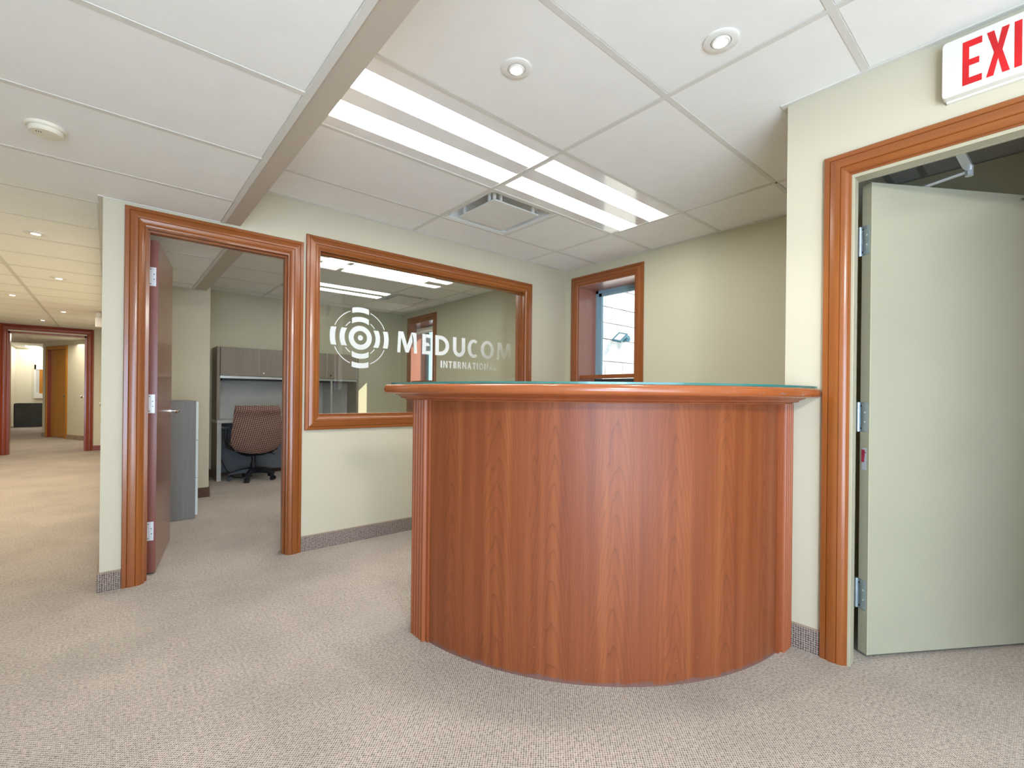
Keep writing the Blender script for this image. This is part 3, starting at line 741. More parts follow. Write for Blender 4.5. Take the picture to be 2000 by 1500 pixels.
# ------------------------------------------------------------------ exterior windows
def ext_window(name, y0, y1, ycas0, ycas1, blind=False, seed=1):
    r = empty(name, (XC, (y0 + y1) / 2, WZ0), kind='structure')
    casing(fC, ycas0, ycas1, 0.735, 2.295, CAS, r, bottom=True, hax='y')
    ln = MB(); d = XC + 0.30
    ln.box(XC - .004, d, y0 - .012, y0 + .010, WZ0, WZ1); ln.box(XC - .004, d, y1 - .010, y1 + .012, WZ0, WZ1)
    ln.box(XC - .004, d, y0, y1, WZ1 - .014, WZ1 + .004)
    ln.build('reveal_lining', REV, r)
    bx('window_sill', CAS['y'], XC - .03, d, y0 - .01, y1 + .01, WZ0 - .010, WZ0 + .016, r, bevel=.003)
    a, b, z0, z1 = y0 + .010, y1 - .010, WZ0 + .016, WZ1 - .014
    f = MB(); X0, X1 = XC + .270, XC + .345
    f.box(X0, X1, a, a + .030, z0, z1); f.box(X0, X1, b - .030, b, z0, z1); f.box(X0, X1, a, b, z0, z0 + .03); f.box(X0, X1, a, b, z1 - .030, z1)
    f.build('window_frame', VINYLFR, r)
    zm = 1.262
    s1 = MB(); s1.box(X0 - .03, X0 + .01, a + .012, a + .03, zm, z1 - .03); 
    s1.box(X0 + .012, X0 + .040, a + .030, a + .065, zm, z1 - .03); s1.box(X0 + .012, X0 + .040, b - .065, b - .030, zm, z1 - .03)
    s1.box(X0 + .012, X0 + .040, a + .03, b - .03, z1 - .06, z1 - .03)
    s1.build('upper_sash', VINYLFR, r)
    rail = bx('meeting_rail', CAS['y'], XC + .020, XC + .062, a, b, zm - .005, zm + .032, r, bevel=.003)
    bx('lower_panel', plain('dark_screen', (0.03, 0.035, 0.04), 0.5), XC + .262, XC + .268, a, b, z0, zm, r)
    bx('window_pane', GLASSX, X0 + .024, X0 + .028, a + .03, b - .03, zm, z1 - .03, r)
    return r
REV = wood('reveal_cherry', (0.33, 0.13, 0.09), (0.42, 0.18, 0.13), 'z', 0.35, 0.5)
w2 = ext_window('window_2', WY[0][0], WY[0][1], 2.395, 3.254)
w3 = ext_window('window_3', WY[1][0], WY[1][1], 5.900, 6.762)
# roller blind rolled up in the office window
rb = empty('roller_blind', (XC + .12, 6.32, 2.10), 'white roller blind rolled up at the head of the office window', 'blind')
b = MB(); b.tube((XC + .12, WY[1][0] + .02, 2.10), (XC + .12, WY[1][1] - .02, 2.10), .030, 20); b.build('roller_tube', WHITE, rb, smooth=True)
for y in (WY[1][0] + .013, WY[1][1] - .020): bx('bracket', CHROME, XC + .085, XC + .155, y, y + .006, 2.065, WZ1 - .014, rb)
bx('hem_bar', WHITE, XC + .088, XC + .096, WY[1][0] + .03, WY[1][1] - .03, 2.035, 2.060, rb)

# ------------------------------------------------------------------ outside: sunlit stone building with a floodlight
bld = empty('stone_building', (9, 7.62, 0), 'pale stone block building wall in full sun outside the reception window', 'building')
bx('backing_wall', MORTAR, 5.6, 17.0, 7.64, 8.0, -1.0, 7.0, bld)
zz_ = -1.0; rr = random.Random(4); k = 0
while zz_ < 6.6:
    hh = rr.choice((0.42, 0.50, 0.58)); x = 5.6 + rr.random() * -0.6
    while x < 15:
        ww = rr.uniform(0.6, 1.25)
        a_, b_ = max(5.6, x) + .012, min(17, x + ww) - .012
        if b_ - a_ > .1:
            pr = rr.uniform(0, .022)
            bx('stone_block', STONE, a_, b_, 7.60 - pr, 7.66, zz_ + .012, zz_ + hh - .012, bld, bevel=.006)
        x += ww
    zz_ += hh
gp = bx('ground_outside', plain('snowy_ground', (0.62, 0.62, 0.60), 0.9, nz=0.05), 3.98, 40, -20, 40, -1.06, -1.0, **ST)
bx('sun_block_wing', STONE, 3.985, 10.5, 1.20, 1.60, -1.0, 6.5, **ST)  # unseen wing, added to keep the sun off the reception window
fx, fy, fz = 10.14, 7.42, 2.66
fll = empty('floodlight', (fx + .3, 7.59, fz), 'small square floodlight on a bracket on the sunlit stone wall outside', 'lamp')
e1 = Vector((.81, 0, .59)).normalized(); e2 = Vector((0, -.93, -.37)).normalized(); e2 = (e2 - e1 * e1.dot(e2)).normalized(); e3 = e1.cross(e2)
frq = lambda p: Vector((fx, fy, fz)) + e1 * p.x + e2 * p.z + e3 * p.y
b = MB()
b.box(-.19, .19, 0, .05, .09, .13, frq); b.box(-.19, .19, 0, .05, -.13, -.09, frq); b.box(-.19, -.15, 0, .05, -.09, .09, frq); b.box(.15, .19, 0, .05, -.09, .09, frq)
b.build('housing', TEAL, fll)
bx('lens', plain('flood_lens', (0.75, 0.76, 0.76), 0.3), -.15, .15, .006, .045, -.09, .09, fll, fr=frq)
b = MB(); b.tube(frq(Vector((.17, .03, -.04))), (fx + .42, 7.47, fz - .02), .035, 12); b.tube((fx + .42, 7.45, fz - .02), (fx + .42, 7.574, fz - .02), .085, 16); b.build('bracket', TEAL, fll)

# ------------------------------------------------------------------ door 2: the exit door in the southeast wall
d2 = empty('door_2', (XD, 0.06, 0), kind='structure')
casing(fD, -0.507, 0.628, 0.0, 2.083, CAS, d2, hax='y')
jm = MB()
for (ya, yb, yc) in ((0.523, 0.560, 0.549), (-0.402, -0.440, -0.429)):
    lo, hi = min(ya, yb), max(ya, yb); l2, h2 = min(yc, yb), max(yc, yb)
    jm.box(XD - .004, XD + .050, lo, hi, 0, 1.975); jm.box(XD + .050, XD + TH + .005, l2, h2, 0, 1.998)
jm.box(XD - .004, XD + .050, -0.44, 0.56, 1.975, 2.012); jm.box(XD + .050, XD + TH + .005, -0.44, 0.56, 1.998, 2.012)
jm.build('jamb', SAGEF, d2, bevel=0.0015)
EP = Vector((2.394, 0.494, 0)); ED = Vector((0.841, -0.541, 0)).normalized(); EN = Vector((-ED.y, ED.x, 0))
def frE(p): return EP + ED * p.x + EN * p.y + Vector((0, 0, p.z))
leaf2 = bx('door_leaf', SAGE, 0, 0.905, 0, 0.044, 0.014, 1.985, d2, fr=frE, bevel=.0015)
bx('seam', SAGEF, -0.0006, 0.004, -0.0006, 0.002, 0.014, 1.985, leaf2, fr=frE)
for zc in (1.750, 1.005, 0.258):
    hb = MB(); hb.box(-0.0030, -0.0008, 0.006, 0.044, zc - .062, zc + .062, frE)
    hb.tube(frE(Vector((-.004, .050, zc - .062))), frE(Vector((-.004, .050, zc + .062))), .007, 12)
    h = hb.build('hinge', ZINC, d2)
    sc = MB()
    for (yy, dz) in ((.034, .048), (.017, .020), (.017, -.020), (.034, -.048)):
        sc.tube(frE(Vector((-.0045, yy, zc + dz))), frE(Vector((-.0028, yy, zc + dz))), .0042, 10)
    sc.build('screw', CHROME, h)
lb = MB(); lb.box(-.0014, -.0008, .010, .033, .783, .875, frE); lbo = lb.build('fire_label', SILV, d2)
lb = MB(); lb.box(-.0018, -.0014, .020, .033, .815, .835, frE); lb.box(-.0018, -.0014, .018, .033, .835, .868, frE); lb.box(-.0018, -.0014, .012, .033, .854, .858, frE); lb.build('printed_band', STICK, lbo)
# knob
b = MB(); kz = 1.008
b.tube(frE(Vector((.812, 0, kz))), frE(Vector((.812, -.008, kz))), .030, 24); b.tube(frE(Vector((.812, 0, kz))), frE(Vector((.812, -.035, kz))), .012, 14)
b.tube(frE(Vector((.812, -.030, kz))), frE(Vector((.812, -.042, kz))), .016, 24, .026); b.tube(frE(Vector((.812, -.042, kz))), frE(Vector((.812, -.060, kz))), .026, 24, .019)
b.build('door_knob', CHROME, leaf2, smooth=True)
b = MB(); b.box(.735, .80, -.010, 0, 1.955, 1.968, frE); b.build('strike_plate', CHROME, leaf2, bevel=.002)
# closer: body on the far face, arm to the head of the frame
b = MB(); b.box(.12, .36, .044, .10, 1.90, 1.96, frE); b.build('closer_body', ALU, d2, bevel=.004)
el = Vector((2.615, 0.222, 2.005)); a0 = frE(Vector((.24, .07, 1.985)))
b = MB(); b.tube(frE(Vector((.24, .07, 1.94))), a0, .012, 12); b.path([a0, el], .0075, 8); b.tube(el - Vector((0, 0, .02)), el + Vector((0, 0, .02)), .013, 12)
b.build('closer_arm', ALU, d2)
hd = Vector((2.400, 0.235, 2.020))
b = MB(); d_ = (hd - el).normalized(); sd = d_.cross(Vector((0, 0, 1))).normalized()
b.loft([[el + sd * .006, el - sd * .006, el - sd * .006 + Vector((0, 0, .012)), el + sd * .006 + Vector((0, 0, .012))],
        [el + d_ * .04 + sd * .014, el + d_ * .04 - sd * .014, el + d_ * .04 - sd * .014 + Vector((0, 0, .014)), el + d_ * .04 + sd * .014 + Vector((0, 0, .014))],
        [el + d_ * .15 + sd * .014, el + d_ * .15 - sd * .014, el + d_ * .15 - sd * .014 + Vector((0, 0, .014)), el + d_ * .15 + sd * .014 + Vector((0, 0, .014))],
        [hd + sd * .012, hd - sd * .012, hd - sd * .012 + Vector((0, 0, .014)), hd + sd * .012 + Vector((0, 0, .014))]])
b.build('closer_track_arm', ALU, d2)

# exit sign
XS_ = XD - .040
sg = empty('exit_sign', (XD, 0.10, 2.15), 'white exit sign with red lettering mounted above the sage green door', 'exit sign')
b = MB(); rr_ = .012; y0, y1, z0, z1 = -0.075, 0.262, 2.147, 2.344
pts = []
for cy_, cz_, a0_ in ((y1 - rr_, z1 - rr_, 0), (y0 + rr_, z1 - rr_, 90), (y0 + rr_, z0 + rr_, 180), (y1 - rr_, z0 + rr_, 270)):
    for k in range(5):
        a = math.radians(a0_ + 22.5 * k); pts.append((cy_ + rr_ * math.cos(a), cz_ + rr_ * math.sin(a)))
b.loft([[(XD - .002, p[0], p[1]) for p in pts], [(XS_ + .002, p[0], p[1]) for p in pts], [(XS_, (p[0] - .094) * .992 + .094, (p[1] - 2.2455) * .988 + 2.2455) for p in pts]])
b.build('housing', SIGN, sg, smooth=True)
bx('mounting_plate', SIGN, XD - .012, XD, y0 + .006, y1 - .010, z0 - .007, z0 + .01, sg)
def poly_letter(polys, y_left, wd, name='letter'):
    b = MB()
    for pl in polys:
        b.prism([(XS_ + .0005, y_left - x * wd, 2.170 + z * .150) for x, z in pl], (-.0016, 0, 0))
    return b.build(name, RED, sg)
poly_letter([[(0, 0), (1, 0), (1, .15), (.34, .15), (.34, .425), (.86, .425), (.86, .565), (.34, .565), (.34, .85), (1, .85), (1, 1), (0, 1)]], .209, .048)
poly_letter([[(0, 0), (.32, 0), (.52, .36), (.70, 0), (1.02, 0), (.70, .51), (1.0, 1), (.68, 1), (.51, .67), (.34, 1), (.02, 1), (.34, .51)]], .151, .054)
poly_letter([[(0, 0), (1, 0), (1, 1), (0, 1)]], .086, .017)
poly_letter([[(.36, 0), (.64, 0), (.64, .85), (1, .85), (1, 1), (0, 1), (0, .85), (.36, .85)]], .056, .052)
for ya, s_ in ((.245, 1), (-.062, -1)):
    b = MB(); b.path([(XS_ - .0004, ya - s_ * .016, 2.262), (XS_ - .0004, ya, 2.246), (XS_ - .0004, ya - s_ * .016, 2.230)], .0009, 5); b.build('knockout_arrow', SIGN, sg)

# ------------------------------------------------------------------ reception counter
CX, CYc = 2.2, 1.9
ctr = empty('reception_counter', (1.6, 1.3, 0), 'curved cherry veneer reception counter with bullnose top against the southeast wall', 'counter')
def P(R, a, z): return Vector((CX + R * math.cos(a), CYc + R * math.sin(a), z))
A0, A1 = math.radians(-92.2), math.radians(-173.2)
nn = 72
me = bpy.data.meshes.new('curved_panel'); bmm = bmesh.new(); uvl = bmm.loops.layers.uv.new('UVMap')
for R_, flip in ((1.145, False), (1.120, True)):
    cols = [[(bmm.verts.new(P(R_, A0 + (A1 - A0) * i / nn, z)), (i / nn * abs(A1 - A0) * 1.145, z)) for z in (0.0, 1.060)] for i in range(nn + 1)]
    for p_, q_ in zip(cols, cols[1:]):
        vs = [p_[0], p_[1], q_[1], q_[0]]
        if flip: vs.reverse()
        f = bmm.faces.new([v[0] for v in vs]); f.smooth = True
        for lp, v in zip(f.loops, vs): lp[uvl].uv = v[1]
bmm.to_mesh(me); bmm.free(); me.materials.append(VENEER)
o = bpy.data.objects.new('curved_panel', me); COL.objects.link(o); o.parent = ctr; o.matrix_parent_inverse = ctr.matrix_basis.inverted()
# pilasters with five reeds each
def pilaster(fr, wd, n=5):
    b = bx('pilaster', PIL, 0, wd, -0.03, 0.004, 0, 1.057, ctr, fr=fr)
    pitch = 0.0225
    for k in range(n):
        m_ = MB(); c = wd - .0125 - k * pitch
        sec = [(c + .0098 * math.cos(t * PI / 10), .003 + .0165 * math.sin(t * PI / 10)) for t in range(11)] + [(c - .0098, .002), (c + .0098, .002)]
        m_.loft([[fr(Vector((x, y, z))) for x, y in sec] for z in (0.0, 1.057)]); m_.build('reed', PIL, b, smooth=True)
pb = Vector((1.058, 1.768, 0))
pilaster(lambda p: pb + Vector((-.0, 1, 0)) * p.x + Vector((-1, 0, 0)) * p.y + Vector((0, 0, p.z)), 0.128)
pr_ = Vector((2.148, 0.750, 0))
pilaster(lambda p: pr_ + Vector((1, 0, 0)) * p.x + Vector((0, -1, 0)) * p.y + Vector((0, 0, p.z)), 0.113, 4)
# swept top: path of outer edge
def plan(Ro, Ri, yend, a_start):
    L_ = [(P(Ro, a_start, 0), P(Ri, math.radians(-90) if a_start > math.radians(-90) else a_start, 0))]
    L_ = []
    n = 60; ae = -PI
    for i in range(n + 1):
        a = a_start + (ae - a_start) * i / n
        ri = P(Ri, a, 0)
        L_.append((P(Ro, a, 0), ri))
    k = 3
    for i in range(1, k + 1):
        y = CYc + (yend - CYc) * i / k
        L_.append((Vector((CX - Ro, y, 0)), Vector((CX - Ri, y, 0))))
    return L_
def sweep(name, prof, Ro, Ri, yend, a_start, mat, round_end=0.0, zc=0, inner=None):
    pl = plan(Ro, Ri, yend, a_start)
    if round_end:
        o_, i_ = pl[-1]; pl = pl[:-1]
        base_y = yend - round_end
        pl.append((Vector((o_.x, base_y, 0)), Vector((i_.x, base_y, 0))))
    rings = []
    for (o_, i_) in pl:
        d = (i_ - o_).normalized(); w_ = (i_ - o_).length
        ring = [o_ + d * u + Vector((0, 0, z)) for u, z in prof]
        if inner: ring += [i_ - d * u + Vector((0, 0, z)) for u, z in reversed(inner)]
        else: ring += [i_ + Vector((0, 0, prof[-1][1])), i_ + Vector((0, 0, prof[0][1]))]
        rings.append(ring)
    if round_end:
        last = rings[-1]; cc = sum(last, Vector()) / len(last)
        for k in range(1, 7):
            th = k / 6 * PI / 2 * 0.96; s_ = math.cos(th); yy = math.sin(th) * round_end
            rings.append([Vector((cc.x + (v.x - cc.x) * (1 - (1 - s_) * .12), v.y + yy, zc + (v.z - zc) * (0.30 + 0.70 * s_))) for v in last])
    b = MB().loft(rings)
    return b.build(name, mat, ctr, smooth=True)
bull = [(.0205 * (1 - math.sin(t * PI / 8)), 1.1030 - .0200 * math.cos(t * PI / 8)) for t in range(9)]
bull = [(u * 0.8, z) for u, z in bull]
aS = -math.acos((XD - .001 - CX) / 1.27)
sweep('counter_top', bull, 1.27, 0.90, 1.968, aS, WORN, round_end=.018, zc=1.103, inner=bull)
cove = [(0.052, 1.056), (0.050, 1.060), (0.030, 1.064), (0.026, 1.070), (0.014, 1.075), (0.004, 1.079), (0.0, 1.083)]
sweep('cove_moulding', cove, 1.215, 1.10, 1.955, -math.acos((XD - .006 - CX) / 1.215), PIL)
# glass sheet resting on the top
def ring_slab(name, Ro, Ri, y_end, a_s, z0, z1, mat_top, mat_edge):
    pl = plan(Ro, Ri, y_end, a_s)
    b = MB()
    outer = [p[0] for p in pl]; inner = [p[1] for p in pl]
    V = lambda v, z: v + Vector((0, 0, z))
    nface = []
    for i in range(len(pl) - 1):
        b.face([V(outer[i], z1), V(outer[i + 1], z1), V(inner[i + 1], z1), V(inner[i], z1)])
        b.face([V(outer[i], z0), V(inner[i], z0), V(inner[i + 1], z0), V(outer[i + 1], z0)])
    t_ = len(b.bm.faces)
    for i in range(len(pl) - 1):
        b.face([V(outer[i], z0), V(outer[i + 1], z0), V(outer[i + 1], z1), V(outer[i], z1)])
        b.face([V(inner[i], z0), V(inner[i + 1], z0), V(inner[i + 1], z1), V(inner[i], z1)])
    for i in (0, -1): b.face([V(outer[i], z0), V(inner[i], z0), V(inner[i], z1), V(outer[i], z1)])
    o = b.build(name, mat_top)
    o.data.materials.append(mat_edge)
    for p in o.data.polygons:
        if abs(p.normal.z) < 0.5: p.material_index = 1
    return o
gl = ring_slab('glass_sheet', 1.255, 0.93, 1.915, -math.acos((XD - .004 - CX) / 1.255), 1.1240, 1.1315, GTOP, GEDGE)
tag(gl, 'clear glass sheet with green edge lying on the curved reception counter top', 'glass')
bx('support_leg', PIL, 1.10, 1.20, 1.90, 1.96, 0, 1.056, ctr)

# ------------------------------------------------------------------ ceiling fittings
def troffer(x0, x1, y0, group, label, zc=HC, strips=((.100, .252), (.362, .514)), mat=STRIP, fx0=.033, fx1=.012):
    r = empty('ceiling_light', ((x0 + x1) / 2, y0 + .305, zc), label, 'ceiling light', group)
    a, b_, c, d = x0 + BW, x1 - BW, y0 + BW, y0 + T - BW
    # gloss panel with openings for the diffusers
    ys_ = [c] + [y0 + s for q in strips for s in q] + [d]
    p = MB(); zt = zc + .003
    for k in range(0, len(ys_) - 1, 2): p.box(a, b_, ys_[k], ys_[k + 1], zt, zt + .012)
    for q in strips:
        p.box(a, x0 + fx0, y0 + q[0], y0 + q[1], zt, zt + .012); p.box(x1 - fx1, b_, y0 + q[0], y0 + q[1], zt, zt + .012)
    p.build('gloss_panel', TROF, r)
    bx('backing_tray', WHITE, a, b_, c, d, zt + .020, zt + .026, r)
    for q in strips: bx('diffuser', mat, x0 + fx0, x1 - fx1, y0 + q[0], y0 + q[1], zt + .005, zt + .012, r)
    return r
XL = 0.636
t1 = troffer(XL, GX, GY + T, 'fluorescent lights over the reception', 'long twin strip ceiling light beside the beam over the reception')
t2 = troffer(GX, XT, GY + T, 'fluorescent lights over the reception', 'long twin strip ceiling light near the exterior window of the reception')
t3 = troffer(1.555, 2.770, 4.31, 'fluorescent lights in the office', 'twin strip light in the office nearer the interior window', mat=STRIPF)
t4 = troffer(1.555, 2.770, 5.53, 'fluorescent lights in the office', 'twin strip light in the office nearer the hutch', mat=STRIPF)
# tile row beside the first troffer, and the tile split by the air diffuser
def extra_tile(x0, x1, y0, y1, z, parent):
    o = bpy.data.objects.new('ceiling_tile', tile_mesh(x1 - x0 - 2 * BW, y1 - y0 - 2 * BW)); o.location = (x0 + BW, y0 + BW, z); COL.objects.link(o); o.parent = parent
CE = cmain
def diffuser(x0, y0, zc, label, group=None):
    r = empty('air_diffuser', (x0 + T / 2, y0 + T / 2, zc), label, 'air vent', group)
    cx_, cy_ = x0 + T / 2, y0 + T / 2
    def rr_ring(h, z, rad, n=5):
        pts = []
        for sx, sy, a0 in ((1, 1, 0), (-1, 1, 90), (-1, -1, 180), (1, -1, 270)):
            for k in range(n):
                a = math.radians(a0 + 90 * k / (n - 1)); pts.append((cx_ + sx * (h - rad) + rad * math.cos(a), cy_ + sy * (h - rad) + rad * math.sin(a), z))
        return pts
    b = MB(); h = T / 2 - BW
    b.loft([rr_ring(h, zc + .002, .004), rr_ring(h - .018, zc + .002, .03), rr_ring(h - .026, zc + .008, .035), rr_ring(h - .030, zc + .075, .04), rr_ring(h - .10, zc + .105, .03), rr_ring(h - .10, zc + .106, .03)], caps=False)
    b.face(rr_ring(h - .10, zc + .106, .03))
    b.build('diffuser_frame', VENTW, r, smooth=True)
    b = MB(); hp = 0.205
    b.box(cx_ - hp, cx_ + hp, cy_ - hp, cy_ + hp, zc - .006, zc + .002); b.build('diffuser_plate', VENTW, r, bevel=.003)
    for (dx, dy) in ((-.15, -hp), (.15, -hp), (-hp, -.15), (-hp, .15), (.15, hp), (-.15, hp), (hp, .15), (hp, -.15), (-hp, -hp)):
        bx('hanger', WHITE, cx_ + dx * .98 - .008, cx_ + dx * .98 + .008, cy_ + dy * .98 - .008, cy_ + dy * .98 + .008, zc + .002, zc + .08, r)
    return r
diffuser(GX, GY + 2 * T, HC, 'square white ceiling air diffuser beside the twin strip lights in the reception')

diffuser(2.770, 5.53, HC, 'square white ceiling air diffuser in the office near its window')

def downlight(x, y, z, label, group, glow=True, r=.061):
    e_ = empty('downlight', (x, y, z), label, 'downlight', group)
    b = MB(); b.lathe([(r, .001), (r, -.003), (r - .004, -.0055), (.036, -.005), (.034, .002), (.034, .03)], (x, y, z), 40); b.build('trim_ring', WHITE, e_, smooth=True)
    b = MB(); b.lathe([(.0325, .002), (.0325, -.006), (.029, -.009), (.024, -.008), (.0235, 0)], (x, y, z), 32); b.build('gimbal', WHITE, e_, smooth=True)
    b = MB(); b.lathe([(0, -.0065), (.012, -.0065), (.0235, -.004)], (x, y, z), 24); b.build('lens', LAMP, e_, smooth=True)
    return e_
g_ = 'recessed downlights in the reception ceiling'
downlight(1.215, 1.400, HC, 'round recessed downlight above the left part of the counter', g_)
downlight(1.676, 0.796, HC, 'round recessed downlight nearer the exit sign', g_)
g_ = 'recessed downlights along the corridor'
for (x, y, lab) in ((-.382, 4.446, 'corridor downlight nearest the camera beside the wall corner'), (-.372, 6.152, 'second nearest corridor downlight, on the right side'), (-.842, 7.692, 'corridor downlight left of the long ceiling runner, nearer one'), (-.489, 8.89, 'small corridor downlight just right of the runner before the cherry frame'), (-.80, 10.3, 'farthest corridor downlight directly in front of the cherry frame')):
    downlight(x, y, ZC(y), lab, g_)
downlight(-1.15, 12.1, 2.20, 'downlight in the lobby just beyond the cherry door frame', g_)
for nm, x, y, z, pw in (('downlight_beam', 1.215, 1.40, HC - .02, 26), ('downlight_beam.001', 1.676, .796, HC - .02, 26)):
    light(nm, 'SPOT', (x, y, z), pw, (1.0, .93, .82), (0, 0, -1), spot_size=math.radians(95), spot_blend=.7, shadow_soft_size=.03)
for nm, x, y in (('downlight_beam.002', -.382, 4.446), ('downlight_beam.003', -.372, 6.15), ('downlight_beam.004', -.842, 7.69), ('downlight_beam.005', -.489, 8.89), ('downlight_beam.006', -.80, 10.3)):
    light(nm, 'SPOT', (x, y, ZC(y) - .02), 8, (1.0, .86, .68), (0, 0, -1), spot_size=math.radians(110), spot_blend=.8, shadow_soft_size=.03)

sm = empty('smoke_detector', (-.200, 2.612, HL), 'round cream smoke detector on the low ceiling at the left', 'smoke detector')
b = MB(); b.lathe([(.062, .001), (.062, -.006), (.058, -.010), (.040, -.010)], (-.200, 2.612, HL), 40); b.build('base_plate', CREAM, sm, smooth=True)
b = MB(); b.lathe([(.050, -.008), (.053, -.014), (.053, -.022), (.047, -.028), (.030, -.0295), (0, -.030)], (-.200, 2.612, HL), 40); b.build('sensor_cover', CREAM, sm, smooth=True)
b = MB()
for k in range(3): b.box(-.226 + k * .0065, -.2235 + k * .0065, 2.590, 2.598, HL - .0305, HL - .0285)
b.build('vent_slot', DARK, sm)

em = empty('emergency_light', (-.036, 8.6, 2.05), 'white emergency light box with lamp head on the corridor wall near the ceiling', 'emergency light')
bx('battery_box', WHITE, -.155, -.036, 8.50, 8.62, 1.955, 2.085, em, bevel=.006)
b = MB(); b.lathe([(0, -.03), (.025, -.028), (.038, 0), (.030, .03), (0, .032)], (-.12, 8.50, 2.12), 20, 'y'); b.build('lamp_head', WHITE, em, smooth=True)
b = MB(); b.tube((-.12, 8.53, 2.07), (-.12, 8.53, 2.11), .012, 10); b.build('swivel', WHITE, em)

# ------------------------------------------------------------------ office furniture
dk = empty('desk', (1.85, 6.78, 0), 'grey laminate desk under the wall hutch in the office', 'desk')
DY = 6.585
bx('desktop', DESKE, 0.98, 2.757, DY - .02, YB - .01, .705, .738, dk, bevel=.004)
bx('side_panel', GLAM, 0.985, 1.030, DY, YB - .012, 0, .705, dk); bx('side_panel', GLAM, 2.71, 2.752, DY, YB - .012, 0, .705, dk)
bx('panel_edge', DESKE, 0.985, 1.030, DY - .004, DY, 0, .705, dk)
bx('modesty_panel', plain('modesty_slate', (0.13, 0.14, 0.16), 0.6, nz=0.03), 1.030, 2.71, 6.90, 6.92, .06, .705, dk)
hu = empty('hutch', (1.85, 6.80, .738), 'wide grey laminate hutch with four cabinet doors standing on the office desk', 'cabinet')
HY = 6.625
bx('side_panel', GLAM, 0.985, 1.018, HY, YB - .012, .739, 1.640, hu); bx('side_panel', GLAM, 2.722, 2.755, HY, YB - .012, .739, 1.640, hu)
bx('top_panel', GLAM, 1.018, 2.722, HY + .004, YB - .012, 1.615, 1.640, hu)
bx('cabinet_bottom', GLAM, 1.018, 2.722, HY + .012, YB - .012, 1.262, 1.285, hu)
bx('light_rail', ALU, 1.018, 2.722, HY - .004, HY + .012, 1.255, 1.284, hu)
bx('task_light', BLACK, 1.05, 2.69, HY + .05, HY + .17, 1.232, 1.2615, hu)
bx('back_panel', PANELG, 1.018, 2.722, YB - .030, YB - .012, .739, 1.615, hu)
bx('divider', ALU, 2.36, 2.385, HY + .02, YB - .03, .739, 1.262, hu)
dx = (2.722 - 1.018) / 4
for k in range(4):
    a = 1.018 + k * dx
    dd = bx('cabinet_door', GLAM, a + .003, a + dx - .003, HY - .016, HY, 1.288, 1.636, hu, bevel=.001)
    bx('edge_strip', DESKE, a + dx - .003, a + dx + .001, HY - .0165, HY, 1.288, 1.636, dd)
    if k in (1, 3):
        b = MB(); b.tube((a + .050, HY - .016, 1.330), (a + .050, HY - .024, 1.330), .011, 16); b.build('lock', WHITE if k == 1 else BLACK, dd)

fc = empty('filing_cabinet', (.30, 5.0, 0), 'grey laminate filing cabinet with pale drawer fronts behind the open office door', 'filing cabinet')
bx('cabinet_body', GLAMS, .10, .560, 4.765, 5.30, 0.0, 1.005, fc, bevel=.002)
for z0_, z1_ in ((.03, .345), (.35, .665), (.67, .995)):
    bx('drawer_front', plain('drawer_pale', (0.60, 0.66, 0.66), 0.4), .560, .578, 4.772, 5.293, z0_ + .002, z1_, fc, bevel=.001)

ch = empty('office_chair', (1.365, 6.40, 0), 'swivel office chair with brown lozenge fabric pushed in at the desk', 'chair')
def back_grid():
    b = MB(); NS, NT = 18, 22; f_, r_ = [], []
    for j in range(NT + 1):
        t = j / NT; row_f, row_r = [], []
        for i in range(NS + 1):
            s_ = -1 + 2 * i / NS
            hw = .285 - .045 * t + .010 * math.sin(t * PI)
            if t < .22: hw -= .055 * (1 - t / .22) ** 1.6
            zb = .345 + .045 * s_ * s_ ; zt = .925
            z = zb + (zt - zb) * t
            y = 6.245 + .030 * math.sin(t * PI) * -1 + .045 * s_ * s_ + .02 * (1 - t)
            th = .026 * (1 - abs(s_) ** 5) * (1 - abs(2 * t - 1) ** 8) + .004
            # rolled head
            if t > .80:
                k = (t - .80) / .20; y -= .022 * math.sin(k * PI); th += .016 * math.sin(k * PI)
            x = 1.360 + s_ * hw
            row_r.append((x, y - th, z)); row_f.append((x, y + th, z))
        f_.append(row_f); r_.append(row_r)
    for j in range(NT):
        for i in range(NS):
            b.face([r_[j][i], r_[j][i + 1], r_[j + 1][i + 1], r_[j + 1][i]]); b.face([f_[j][i], f_[j + 1][i], f_[j + 1][i + 1], f_[j][i + 1]])
    for j in range(NT):
        b.face([r_[j][0], r_[j + 1][0], f_[j + 1][0], f_[j][0]]); b.face([r_[j][-1], f_[j][-1], f_[j + 1][-1], r_[j + 1][-1]])
    for i in range(NS):
        b.face([r_[0][i], f_[0][i], f_[0][i + 1], r_[0][i + 1]]); b.face([r_[-1][i], r_[-1][i + 1], f_[-1][i + 1], f_[-1][i]])
    return b
back_grid().build('backrest', FAB, ch, smooth=True)
b = MB(); b.loft([[(1.36 + x * s_, 6.50 + y * s_, z) for x, y in ((-.24, -.20), (-.20, -.24), (.20, -.24), (.24, -.20), (.25, .15), (.20, .24), (-.20, .24), (-.25, .15))] for z, s_ in ((.405, .92), (.42, 1), (.455, 1.0), (.475, .94))]); b.build('seat', FAB, ch, smooth=True)
b = MB(); b.loft([[(1.36 + x * s_, 6.50 + y * s_, z) for x, y in ((-.24, -.22), (.24, -.22), (.24, .22), (-.24, .22))] for z, s_ in ((.300, .35), (.345, .75), (.380, .95), (.405, .95))]); b.build('seat_pan', BLACK, ch)
b = MB(); b.tube((1.365, 6.50, .10), (1.365, 6.50, .22), .032, 16); b.tube((1.365, 6.50, .20), (1.365, 6.50, .31), .024, 16); b.build('gas_lift', BLACK, ch, smooth=True)
